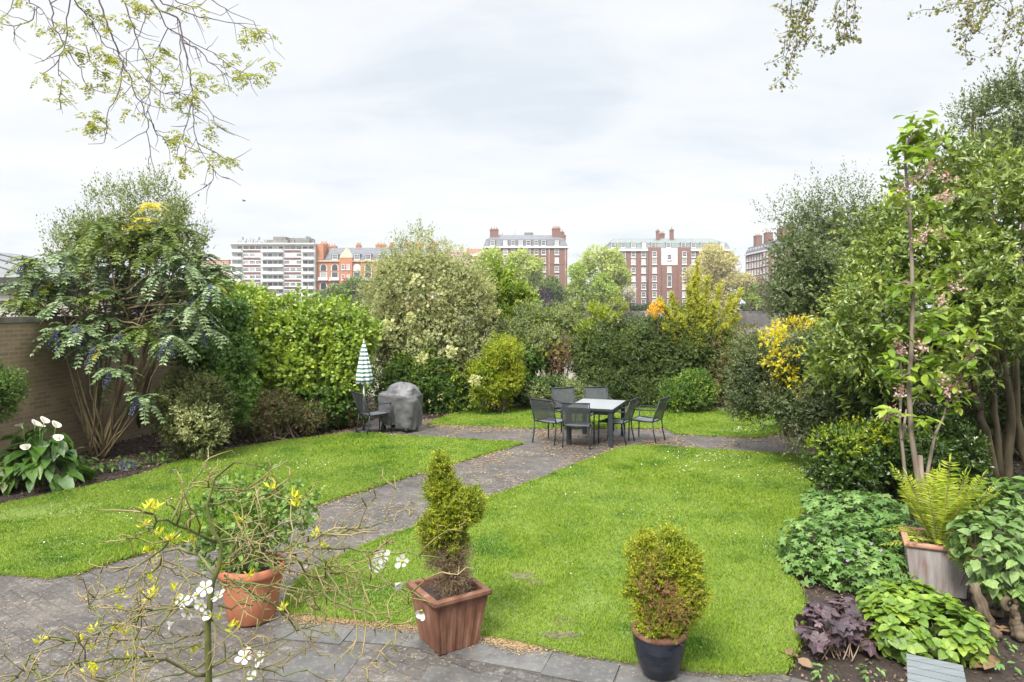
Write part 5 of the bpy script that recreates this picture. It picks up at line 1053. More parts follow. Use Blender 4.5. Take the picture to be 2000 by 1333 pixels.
def rose():
    d = 6.05; c = np.array([A(492, 0, d)[0], d, .012]); t = thing('potted_rose', 'leafy green rose bush in a round orange terracotta pot', 'potted plant', c)
    round_pot(t, c, [(.19, 0), (.2, .012), (.235, .2), (.262, .40)], M['terra'], [(.262, .398), (.285, .405), (.29, .43), (.288, .475), (.275, .487), (.258, .48), (.25, .36)], M['terra'], .252, .42)
    B = [(480, 1020, d, 70, 62, .26), (440, 1000, d, 40, 55, .2), (545, 1010, d, 48, 44, .22), (500, 965, d, 52, 36, .2), (480, 1065, d, 62, 34, .22), (420, 1060, d, 30, 40, .15), (580, 1000, d, 30, 30, .15)]
    foliage(t, 'leaves', blobpx(B), 620, M['l_rose'], .055, .72, OVAL, sl=.12, nl=6, shell=.75, jitter=.35, up=.3, seed=36, core=0, clump=0, zmin=.3)
    stems(t, c+np.array([0, 0, .38]), blobpx(B), M['stalk'], .009, 16, 5, .05)
rose()
M['l_fern'] = LM('fern_frond', (.17, .29, .025), (.46, .56, .09), (.30, .42, .05), trans=.4, clump=3)
def fern():
    d = 6.75; c = np.array([A(1826, 0, d)[0], d, 0.0]); t = thing('potted_fern', 'fresh yellow green fern in a tall lime washed square terracotta pot', 'potted plant', c)
    square_pot(t, c, .54, .45, .48, .045, R(-25), M['terra_grey'], M['terra_rim'], wall=.04, soil=.06)
    r = rng_(6); P, D, n = [], [], 24
    cc = c+np.array([.05, .0, .40])
    for k in range(n):
        a = k*2.4+r.uniform(-.3, .3); e = r.uniform(1.0, 1.42); P.append(cc+np.array([math.cos(a)*.05, math.sin(a)*.05, 0])); D.append(np.array([math.cos(a)*math.cos(e), math.sin(a)*math.cos(e), math.sin(e)]))
    mb = MB(); (p, dd, nn, l), ribs = pinnate(P, D, .84, 26, .125, r, droop=.16, taper=0, ang=72); V, Fc = leaf_geo(p, dd, nn, l, DIA, .2); mb.add(V, Fc)
    P2 = [cc+np.array([r.uniform(-.06, .06), r.uniform(-.06, .06), 0]) for k in range(16)]; D2 = [np.array([math.cos(k*2.4), math.sin(k*2.4), r.uniform(.1, .8)]) for k in range(16)]
    (p, dd, nn, l), ribs2 = pinnate(P2, D2, .5, 18, .09, r, droop=.3, taper=0, ang=72); V, Fc = leaf_geo(p, dd, nn, l, DIA, .24); mb.add(V, Fc); mb.build('fronds', M['l_fern'], t)
    sb = MB()
    for q in ribs+ribs2: sb.tube(q, np.linspace(.005, .0015, len(q)), 4, cap=False)
    sb.build('frond_ribs', M['twig_brown'], t)
fern()
# cherry sapling behind the fern
M['l_cherry'] = LM('cherry_leaf', (.10, .22, .025), (.32, .46, .08), (.19, .33, .045), trans=.4, clump=2)
M['blossom'] = LM('pink_blossom', (.50, .28, .30), (.74, .55, .56), (.62, .42, .43), trans=.3, clump=3); M['bronze'] = LM('bronze_young_leaf', (.25, .1, .03), (.4, .2, .06), trans=.3)
def cherry():
    d = 7.35; base = np.array([A(1800, 0, d)[0], d, 0.0]); t = thing('cherry_sapling', 'slender young cherry tree with large drooping leaves and faded pink blossom', 'tree', base); r = rng_(14)
    tr = MB(); px = lambda L_: [A(a, b, d) for a, b in L_]
    main = px([(1798, 1062), (1796, 1000), (1792, 930), (1780, 850), (1775, 760), (1780, 680), (1783, 590), (1780, 480), (1775, 400), (1768, 320), (1772, 270)])
    main[0] = base+np.array([0, 0, -.02]); tr.tube(main, np.linspace(.034, .012, len(main)), 8)
    sides = [[(1785, 1030), (1768, 930), (1757, 820), (1762, 740), (1757, 690)], [(1800, 1010), (1812, 920), (1826, 850), (1845, 810), (1850, 780)], [(1762, 860), (1770, 800)], [(1806, 1050), (1797, 890)]]
    for i, s in enumerate(sides): tr.tube(px(s), np.linspace(.022 if i < 3 else .03, .008 if i < 3 else .026, len(s)), 6)
    tw = [((1772, 300), (1800, 250)), ((1770, 310), (1835, 270)), ((1772, 300), (1745, 290)), ((1772, 280), (1780, 230)), ((1770, 290), (1810, 225)), ((1783, 590), (1850, 530)), ((1780, 480), (1835, 450)), ((1776, 410), (1860, 380)), ((1776, 420), (1745, 380)), ((1782, 620), (1880, 600)), ((1780, 680), (1880, 640)), ((1780, 660), (1730, 640)), ((1762, 740), (1740, 720)), ((1757, 690), (1735, 690)), ((1850, 780), (1885, 720)), ((1850, 790), (1830, 740)), ((1845, 810), (1880, 770)), ((1757, 820), (1730, 800)), ((1826, 850), (1800, 820)), ((1778, 800), (1800, 760)), ((1783, 560), (1760, 560)), ((1780, 640), (1900, 670)), ((1780, 700), (1840, 700)), ((1780, 690), (1820, 740)), ((1783, 600), (1740, 590)), ((1780, 650), (1810, 620)), ((1850, 780), (1910, 650)), ((1780, 720), (1760, 740)), ((1772, 290), (1790, 260)), ((1770, 310), (1800, 300)), ((1783, 600), (1840, 640)), ((1850, 780), (1900, 690))]
    LP_, LD = [], []; bp = []
    for a, b in tw:
        p0, p1 = A(*a, d), A(*b, d+r.uniform(-.3, .3)); tr.tube(wob(p0, p1, 5, .012, r), np.linspace(.008, .004, 5), 5)
        for k in range(r.integers(17, 25)):
            s = r.uniform(.3, 1.15); LP_.append(p0*(1-s)+p1*s+r.normal(0, .035, 3)); a_ = r.uniform(0, 6.28); LD.append([math.cos(a_), math.sin(a_), r.uniform(-.9, .35)])
    for px_, py_ in ((1745, 810), (1850, 770), (1870, 740), (1840, 745), (1875, 755), (1888, 718), (1895, 700), (1757, 770), (1755, 690), (1800, 680), (1810, 455), (1835, 458), (1800, 470), (1850, 345), (1820, 330), (1855, 385), (1840, 385), (1790, 355), (1760, 380), (1865, 560), (1840, 590), (1900, 680), (1757, 675), (1730, 810)):
        bp.append(A(px_, py_, d-.12))
    V, Fc = leaf_geo(np.array(LP_), np.array(LD), np.c_[r.normal(0, .4, (len(LP_), 2)), np.ones(len(LP_))], .15*r.uniform(.6, 1.15, len(LP_)), OVAL, .5)
    MB().add(V, Fc, 0, True).build('leaves', M['l_cherry'], t); tr.build('trunk', M['bark_pale'], t)
    q = np.concatenate([b+r.normal(0, .038, (34, 3)) for b in bp]); V, Fc = leaf_geo(q, r.normal(size=q.shape), r.normal(size=q.shape), .03, OVAL, .8); MB().add(V, Fc).build('blossom', M['blossom'], t)
    q = np.concatenate([b+np.array([0, 0, .05])+r.normal(0, .03, (8, 3)) for b in bp]); V, Fc = leaf_geo(q, r.normal(size=q.shape), r.normal(size=q.shape), .035, DIA, .4); MB().add(V, Fc).build('bronze_leaves', M['bronze'], t)
cherry()
M['l_ger'] = LM('geranium_leaf', (.06, .16, .04), (.22, .38, .14), (.125, .265, .08), trans=.3, clump=2.2, gloss=.35, veins=True); M['l_heu'] = LM('purple_leaf', (.03, .017, .024), (.16, .10, .125), (.07, .042, .052), trans=.15, gloss=.5, clump=4, veins=True)
M['l_hyd'] = LM('hydrangea_leaf', (.07, .17, .025), (.25, .40, .06), (.145, .275, .04), trans=.3, gloss=.5, rough=.35, clump=3, veins=True); M['l_phil'] = LM('heart_leaf', (.075, .17, .05), (.21, .35, .125), (.13, .25, .08), trans=.25, gloss=.45, clump=2, veins=True)
M['mauve'] = LM('mauve_petal', (.4, .22, .5), (.6, .4, .65), trans=.3)
def mound(root, name, blobs, n, mat, ln, ratio, tpl, seed, tilt=.6, shell=.3, zmin=.02, out=.5, smooth=True, jit=.15):
    """large single leaves lying shingled over a rounded mass"""
    r = rng_(seed); P, D = crown_pts(blobs, n, r, shell, jit, zmin, .75)
    Nn = unit(D*out+np.array([0, 0, .75])+r.normal(0, tilt*.6, P.shape)); a = unit(D+np.array([0, 0, -.35])+r.normal(0, .55, P.shape)); a = unit(a-Nn*np.sum(a*Nn, 1, keepdims=True))
    V, Fc = leaf_geo(P-a*ln*.4, a, Nn, ln*r.uniform(.55, 1.15, len(P)), tpl, ratio); return MB().add(V, Fc, 0, smooth).build(name, mat, root)
def right_bed():
    c = G(1650, 1130); t = thing('geranium_clump', 'wide spreading clump of hardy geranium leaves along the lawn edge', 'plant', c)
    B = blobpx([(1640, 1060, 7.4, 90, 62, .55), (1700, 1010, 8.0, 80, 48, .5), (1590, 1075, 7.3, 62, 52, .4), (1740, 1060, 7.3, 46, 62, .4), (1660, 1110, 6.9, 76, 44, .4), (1610, 985, 8.3, 40, 22, .35), (1570, 1110, 7.0, 34, 30, .25), (1720, 1110, 6.9, 46, 44, .35)])
    mound(t, 'leaves', B, 3600, M['l_ger'], .095, 1.0, PALM, 41, .7, smooth=False); stems(t, c, B, M['stalk'], .006, 40, 9, .3)
    
    for k, (px, py) in enumerate(((1677, 1080), (1702, 1062), (1655, 1095), (1720, 1075), (1690, 1100), (1640, 1075))):
        p = A(px, py, 6.55); V, Fc = leaf_geo(np.repeat(p[None], 5, 0), np.array([[math.cos(a), -.3, math.sin(a)] for a in np.arange(5)*1.257+k]), np.repeat([[0, -1, .5]], 5, 0), .017, OVAL, .8); MB().add(V, Fc).build('flower', M['mauve'], t)
    c = G(1625, 1275); t = thing('purple_heuchera', 'purple leaved heuchera in front of the geranium clump', 'plant', c)
    B = blobpx([(1622, 1215, 5.6, 52, 32, .28), (1660, 1205, 5.7, 40, 32, .25), (1598, 1228, 5.5, 36, 26, .2), (1650, 1240, 5.6, 52, 34, .25)]); mound(t, 'leaves', B, 210, M['l_heu'], .115, 1.0, PALM7, 43, .5, smooth=False, out=.35); stems(t, c, B, M['twig_brown'], .006, 40, 10, .14)
    mound(t, 'inner_leaves', blobpx([(1670, 1240, 5.7, 50, 34, .2)]), 60, M['l_brown'], .09, 1.0, PALM7, 44, .6, smooth=False)
    c = G(1810, 1285); t = thing('hydrangea', 'rounded bright green hydrangea bush behind the grey slatted seat', 'shrub', c)
    B = blobpx([(1800, 1215, 5.6, 80, 52, .38), (1740, 1195, 5.7, 48, 46, .3), (1860, 1225, 5.55, 56, 46, .32), (1800, 1180, 5.8, 68, 34, .3), (1750, 1225, 5.5, 48, 40, .28), (1880, 1245, 5.5, 36, 30, .22), (1820, 1250, 5.35, 70, 34, .25)])
    r = rng_(45); P, D = crown_pts(B, 330, r, .15, .12, .03, .8); p, dd, nn, l = [], [], [], []
    for q, e in zip(P, D):                 # rosettes of opposite leaves at each shoot tip
        ax = unit(e+np.array([0, 0, .9])); a = unit(np.cross(ax, r.normal(size=3))); b = np.cross(ax, a)
        for k in range(7):
            th = k*1.57+(k//4)*.78; o = math.cos(th)*a+math.sin(th)*b; el = r.uniform(-.25, .3)+.3*(k > 3); p.append(q-ax*.02*(k < 4)); dd.append(o+ax*el); nn.append(ax-o*el*.6+r.normal(0, .1, 3)); l.append((.115 if k < 4 else .075)*r.uniform(.75, 1.15))
    V, Fc = leaf_geo(np.array(p), np.array(dd), np.array(nn), np.array(l), OVAL, .68); MB().add(V, Fc, 0, True).build('leaves', M['l_hyd'], t)
    mound(t, 'lower_leaves', [(a, b*.82) for a, b in B], 260, M['l_hyd'], .12, .68, OVAL, 46, .5, .4); stems(t, c, B, M['stem'], .008, 30, 11, .2)
    c = G(1945, 1180); t = thing('heart_leaved_shrub', 'leafy shrub with pointed heart shaped leaves right of the fern pot', 'shrub', c)
    B = blobpx([(1935, 1070, 6.1, 62, 72, .42), (1990, 1040, 6.3, 60, 70, .4), (1905, 1050, 6.2, 34, 50, .25), (1960, 1130, 6.0, 56, 44, .35), (2010, 1120, 6.0, 50, 60, .35), (1940, 1010, 6.5, 50, 40, .3)])
    mound(t, 'leaves', B, 1500, M['l_phil'], .105, .72, HEARTL, 47, .6, .45); stems(t, c, B, M['twig_brown'], .008, 22, 12, .25)
    c = G(1990, 1050); t = thing('broad_leaved_shrub', 'dark glossy broad leaved plant at the right edge above the heart leaved shrub', 'shrub', (A(1985, 1000, 8.2)[0], 8.2, 0)); B = blobpx([(1980, 965, 8.2, 46, 36, .35), (1930, 960, 8.4, 34, 26, .3)])
    mound(t, 'leaves', B, 190, M['l_calla'], .17, .5, OVAL, 48, .6, .5); stems(t, (A(1985, 1000, 8.2)[0], 8.2, 0), B, M['stem'], .012, 8, 13, .15)
    for k, (px, py, s, lb) in enumerate(((1610, 1320, .1, 'tiny green seedlings on the soil before the heuchera'), (1940, 1300, .12, 'small green weed on the soil right of the slatted seat'), (1960, 1265, .08, 'tiny yellow green weed below the old wooden stump'), (1705, 1318, .09, 'tiny pale seedling left of the slatted seat'))):
        t = thing('seedling', lb, 'plant', G(px, py), 'weeds on the right hand bed'); bigleaves(t, 'leaves', G(px, py), 18, s*.55, .5, (s*1.2, s), s*.8, M['l_ger'], rng_(80+k), tpl=OVAL)
right_bed()
# old wooden posts and stump
M['oldwood'] = surf('old_wood', [(.3, (.05, .037, .024)), (.7, (.17, .13, .085))], 7, bump=.7, bdist=.02, stretch=(2, 2, .4))
def log(name, label, pts, rad, seed, ring=None):
    r = rng_(seed); P = np.array(pts, float); s = np.linspace(0, 1, 14); k = np.linspace(0, 1, len(P)); C = np.stack([np.interp(s, k, P[:, i]) for i in range(3)], 1); C[1:-1] += r.normal(0, .006, (12, 3))
    t = thing(name, label, 'old wood', C[0]); mb = MB(); mb.tube(C, np.interp(s, k, rad)*r.uniform(.85, 1.15, 14), 16); v = mb.V[0]; an = np.tile(np.arange(16), 14); v += (v-np.repeat(C, 16, 0))*(r.normal(0, .16, 16)[an]+r.normal(0, .07, 224))[:, None]; mb.build('wood', M['oldwood'], t)
    if ring is not None:
        a = np.linspace(0, 2*math.pi, 15); rb = MB(); rb.tube(ring+np.c_[np.cos(a)*.05, a*0, np.sin(a)*.055], .024, 7); rb.build('knot_ring', M['oldwood'], t)
g = lambda px, py, d: A(px, py, d)
log('old_post', 'split leaning old wooden post nearest the hydrangea', [G(1940, 1245), g(1918, 1190, 5.75), g(1900, 1140, 5.85)], [.05, .045, .035], 3)
log('old_post', 'thick leaning old wooden post behind the split one', [G(1958, 1215)+np.array([0, .1, 0]), g(1945, 1180, 6.15), g(1930, 1140, 6.25)], [.065, .06, .055], 4)
log('old_stump', 'gnarled old stump with a ring shaped knot at the right edge', [G(1990, 1245), g(1984, 1210, 5.75), g(1978, 1185, 5.75)], [.05, .035, .03], 5, ring=g(1972, 1180, 5.75))
r = rng_(91)
for k, (px, py, lb) in enumerate(((1958, 1238, 'curled pale brown dead leaf below the old stump'), (1928, 1300, 'crumpled brown dead leaf right of the slatted seat'), (1550, 1290, 'small pale brown leaf at the left end of the right hand bed'))):
    p = G(px, py)+np.array([0, 0, .03]); V, Fc = leaf_geo(p+r.normal(0, .02, (5, 3))*[1, 1, .4], np.c_[r.normal(size=(5, 2)), np.zeros(5)], np.c_[r.normal(0, .5, (5, 2)), np.ones(5)], .13, OVAL, .6)
    tag(MB().add(V, Fc, 0, True).build('dead_leaf', M['l_brown']), lb, 'dead leaf', 'dead leaves on the right hand bed')
# grey slatted seat
def seat():
    M['greywood'] = surf('grey_painted_wood', [(.3, (.115, .13, .136)), (.7, (.16, .178, .184))], 9, rough=.55, bump=.12, stretch=(.4, 3, 3))
    c = np.array([2.57, 4.12, 0]); rz = R(-29); t = thing('slatted_bench', 'grey painted slatted wooden garden seat end in the bottom right corner', 'bench', c)
    rot = lambda x, y: (c[0]+x*math.cos(rz)-y*math.sin(rz), c[1]+x*math.sin(rz)+y*math.cos(rz))
    for k in range(9):
        x, y = rot(0, .36-k*.092); MB().box((x, y, .44), (.315, .083, .02), rz).build('slat', M['greywood'], t)
    for sx in (-.12, .12):
        x, y = rot(sx, .0); MB().box((x, y, .405), (.03, .78, .045), rz).build('rail', M['greywood'], t)
        for sy in (-.34, .34):
            x, y = rot(sx, sy); MB().box((x, y, .19), (.045, .045, .39), rz).build('leg', M['greywood'], t)
seat()
# ================================================================== garden furniture
M['frame'] = surf('charcoal_metal', [(.3, (.024, .027, .032)), (.7, (.036, .04, .046))], 5, rough=.45, bump=0)
M['mesh'] = surf('grey_sling_fabric', [(.3, (.085, .092, .102)), (.7, (.125, .134, .147))], 60, rough=.75, bump=.2, bdist=.002)
def sling_mat():
    """woven sling: a fine open weave that lets some light through"""
    m, N, L, out = newmat('open_sling_fabric'); n = noise_(N, L, 60, 2)
    p = N.new('ShaderNodeBsdfPrincipled'); L.new(ramp_(N, L, n, [(.3, (.042, .046, .052)), (.7, (.064, .07, .077))]), p.inputs['Base Color']); p.inputs['Roughness'].default_value = .7
    tr = N.new('ShaderNodeBsdfTransparent'); mx = N.new('ShaderNodeMixShader'); mx.inputs[0].default_value = .18
    L.new(p.outputs[0], mx.inputs[1]); L.new(tr.outputs[0], mx.inputs[2]); L.new(mx.outputs[0], out.inputs[0]); return m
M['sling'] = sling_mat()
M['ttop'] = surf('pale_grey_table_top', [(.3, (.24, .255, .27)), (.7, (.3, .315, .33))], 3, rough=.3, bump=0)
def make_chair(label, loc, rz):
    t = thing('garden_chair', label, 'chair', loc, 'grey sling garden chairs'); t.rotation_euler.z = rz
    def P(name, mb, mat): return mb.build(name, mat, t, True)
    w, f, b = .265, .25, -.24
    s = np.linspace(0, 1, 7); x = np.linspace(-w+.02, w-.02, 5)
    def sheet(C, th=.008):
        V = np.array([(xx, c[0], c[1]-.012*math.cos(xx/w*1.4)) for c in C for xx in x]); n = len(C); q = np.array([(i*5+j, i*5+j+1, i*5+j+6, i*5+j+5) for i in range(n-1) for j in range(4)]); mb = MB(); mb.add(V, [q], 0, True); mb.add(V-[0, 0, th], [q[:, ::-1]], 0, True); return mb
    P('seat', sheet([(f-.5*u, .445-.02*math.sin(u*3.1)-.012*u) for u in s]), M['mesh'])
    bc = [(b-.01-.15*u, .47+.43*u) for u in s]; V = np.array([(xx, c[0]-.012*math.cos(xx/w*1.4), c[1]) for c in bc for xx in x]); q = np.array([(i*5+j, i*5+j+1, i*5+j+6, i*5+j+5) for i in range(6) for j in range(4)])
    P('backrest', MB().add(V, [q], 0, True), M['sling'])
    for sx in (-1, 1):
        X = sx*w
        P('back_frame', MB().tube([(X, b, .42), (X, b-.02, .5), (X, b-.16, .9)], .014, 6), M['frame'])
        P('leg', MB().tube([(X, b-.07, 0), (X, b-.02, .22), (X, b, .43)], .014, 6), M['frame'])
        P('leg', MB().tube([(X*1.04, f+.02, 0), (X*1.04, f+.01, .42), (X*1.06, f, .655)], .014, 6), M['frame'])
        P('armrest', MB().box((X*1.07, -.015, .665), (.04, .56, .018)), M['frame'])
        P('seat_rail', MB().tube([(X, f+.01, .44), (X, b, .43)], .014, 6), M['frame'])
    P('top_rail', MB().tube([(-w-.015, b-.16, .9), (w+.015, b-.16, .9)], .015, 6), M['frame'])
    P('cross_rail', MB().tube([(-w, f, .435), (w, f, .435)], .012, 6).tube([(-w, b, .43), (w, b, .43)], .012, 6), M['frame'])
    return t
ch0 = make_chair('grey sling garden chair with its back to us at the near end of the table', (1.32, 13.55, .012), R(-14))
for lb, x, y, rz in (('grey sling garden chair at the left long side of the table, turned to the right', .82, 14.0, R(-38)), ('grey sling garden chair facing us beyond the left far corner of the table', 1.28, 15.35, R(196)),
                     ('grey sling garden chair facing us behind the far end of the table', 1.98, 15.5, R(184)), ('grey sling garden chair tucked against the right side of the table', 2.12, 13.95, R(62)),
                     ('grey sling garden chair pulled out to the right, away from the table', 2.78, 14.15, R(58)), ('grey sling garden chair beside the striped parasol and covered barbecue', -3.02, 14.98, R(-52))):
    c = copy_tree(ch0); c['label'] = lb; c.location = (x, y, .012); c.rotation_euler.z = rz
def table():
    c = np.array([1.77, 14.22, .01]); t = thing('dining_table', 'rectangular charcoal garden table with pale grey top', 'table', c); t.rotation_euler.z = R(-20)
    L_ = lambda n, mb, m: mb.build(n, m, t, True)
    L_('tabletop', MB().box((0, 0, .735), (.94, 1.40, .022)), M['ttop']); L_('edge_frame', MB().boxb(-.485, -.471, -.715, .715, .70, .748).boxb(.471, .485, -.715, .715, .70, .748).boxb(-.47, .47, -.715, -.701, .70, .748).boxb(-.47, .47, .701, .715, .70, .748), M['frame'])
    L_('apron', MB().boxb(-.44, -.41, -.66, .66, .62, .72).boxb(.41, .44, -.66, .66, .62, .72).boxb(-.41, .41, -.66, -.63, .62, .72).boxb(-.41, .41, .63, .66, .62, .72), M['frame'])
    for x in (-.425, .425):
        for y in (-.645, .645): L_('leg', MB().box((x, y, .355), (.085, .085, .71)), M['frame'])
table()
def bbq():
    d = 15.3; c = np.array([A(781, 0, d)[0], d, .01]); t = thing('covered_barbecue', 'barbecue under a wrinkled grey fabric cover', 'barbecue', c); r = rng_(21)
    M['cover'] = surf('grey_cover_fabric', [(.3, (.085, .085, .09)), (.7, (.125, .125, .13))], 3, rough=.5, spec=.45, bump=.15)
    n = 128; a = np.linspace(0, 2*math.pi, n+1)[:-1]; rings = []
    prof = [(.16, .42, .26, 0), (.24, .445, .28, 0), (.35, .47, .30, 0), (.5, .485, .31, 0), (.66, .495, .32, 0), (.78, .50, .325, 0), (.82, .49, .32, .0), (.845, .43, .30, .05), (.87, .385, .29, .09), (.94, .35, .265, .1), (1.0, .285, .22, .1), (1.04, .19, .15, .1), (1.065, .1, .08, .1), (1.068, .02, .02, .1)]
    prof = np.array(prof); tt = np.linspace(0, len(prof)-1, 40); prof = np.stack([np.interp(tt, np.arange(len(prof)), prof[:, k]) for k in range(4)], 1)
    ph = r.uniform(0, 6.28, 8)
    for z, rx, ry, off in prof:
        e = 3.4-1.2*min(1, max(0, (z-.7)/.2)); ca, sa = np.cos(a), np.sin(a); q = (np.abs(ca)**e+np.abs(sa)**e)**(-1/e); lowf = max(0, (.72-z)/.6)
        fold = 1+lowf*(.06*np.sin(a*5+ph[0]+z*3)+.05*np.sin(a*9+ph[1]-z*2)+.025*np.sin(a*15+ph[2]))+.012*np.sin(a*7+z*14+ph[3])+(.035*np.sin(a*3+z*11+ph[4])+.025*np.sin(a*6-z*14) if z > .72 else 0)
        fold = fold+(.05*lowf**.7*(.5-np.abs(np.sin(a*3.5+ph[7]+z*1.5))) if z < .8 else .03*(.5-np.abs(np.sin(a*2+z*9+ph[2]))))+.014*(.5-np.abs(np.sin(z*10+1.6*np.sin(a*2+ph[3]))))
        zz = z+.03*np.sin(a*4+ph[5])*lowf-.2*np.clip(lowf-.5, 0, 1)*np.cos(a)+.015*np.sin(a*6+ph[6]+z*8)+0
        rings.append(np.c_[ca*q*rx*fold+off, sa*q*ry*fold, zz])
    cz = R(-22); Rm = np.array([[math.cos(cz), -math.sin(cz), 0], [math.sin(cz), math.cos(cz), 0], [0, 0, 1]])
    o = MB().loft([c+q @ Rm.T for q in rings], 0, False, True).build('cover', M['cover'], t); m = o.modifiers.new('s', 'SUBSURF'); m.levels = 1; m.render_levels = 2
    tx = bpy.data.textures.new('wrinkle', 'MARBLE'); tx.noise_scale = .35; tx.turbulence = 9; tx.noise_depth = 2; dm = o.modifiers.new('d', 'DISPLACE'); dm.texture = tx; dm.strength = .02; dm.texture_coords = 'LOCAL'
    for x, y in ((-.3, -.2), (.3, -.2), (-.3, .2), (.3, .2)):
        p = c+Rm @ np.array([x, y, 0]); MB().tube([p+[0, 0, .12], p+[0, 0, .4]], .025, 6).build('leg', M['frame'], t)
        k = MB(); ax = Rm @ np.array([.03, 0, 0]); k.tube([p+[0, 0, .07]-ax, p+[0, 0, .07]+ax], .065, 14); k.build('wheel', M['frame'], t)
bbq()
def parasol():
    d = 15.15; c = np.array([A(710.5, 0, d)[0], d, .01]); t = thing('striped_parasol', 'closed green and white striped parasol standing beside the grey chair', 'parasol', c)
    m, N, L, out = newmat('striped_canvas'); tc = N.new('ShaderNodeTexCoord'); sp = N.new('ShaderNodeSeparateXYZ'); L.new(tc.outputs['Object'], sp.inputs[0])
    a = N.new('ShaderNodeMath'); a.operation = 'MULTIPLY'; a.inputs[1].default_value = 1/.092; L.new(sp.outputs[2], a.inputs[0]); b = N.new('ShaderNodeMath'); b.operation = 'FRACT'; L.new(a.outputs[0], b.inputs[0])
    p = N.new('ShaderNodeBsdfPrincipled'); L.new(ramp_(N, L, b.outputs[0], [(.44, (.07, .16, .135)), (.48, (.72, .76, .74))]), p.inputs['Base Color']); p.inputs['Roughness'].default_value = .8; L.new(p.outputs[0], out.inputs[0])
    n = 48; an = np.linspace(0, 2*math.pi, n+1)[:-1]; rings = []
    for z, rr in ((1.08, .14), (1.10, .165), (1.25, .15), (1.5, .112), (1.75, .068), (1.92, .033), (1.99, .012)):
        q = rr*(1+.25*np.sin(an*7+z)+.05*np.sin(an*3+1)); tw = .25*(2-z); rings.append(c+np.c_[np.cos(an+tw)*q, np.sin(an+tw)*q, z+.02*np.sin(an*8)*(z < 1.2)-0*q])
    MB().loft(rings, 0, False, True).build('canopy', m, t)
    MB().tube([c, c+[0, 0, 1.3]], .018, 8).build('pole', M['wpaint'], t); MB().tube([c+[0, 0, 1.95], c+[0, 0, 2.05]], [.014, .006], 6).build('finial', M['wpaint'], t)
    MB().tube([c+[0, 0, 0], c+[0, 0, .34]], [.03, .026], 8).tube([c, c+[0, 0, .03]], [.16, .14], 14).build('base', M['frame'], t)
parasol()
r = rng_(88); p = G(752, 851); V, Fc = leaf_geo(p+np.c_[r.normal(0, .12, 60), r.normal(0, .05, 60), r.uniform(.012, .03, 60)], np.c_[r.normal(size=(60, 2)), np.zeros(60)], np.c_[r.normal(0, .3, (60, 2)), np.ones(60)], .05, OVAL, .7)
tag(MB().add(V, Fc).build('fallen_blossom', M['white']), 'small heap of fallen white petals on the paving before the barbecue', 'petals')
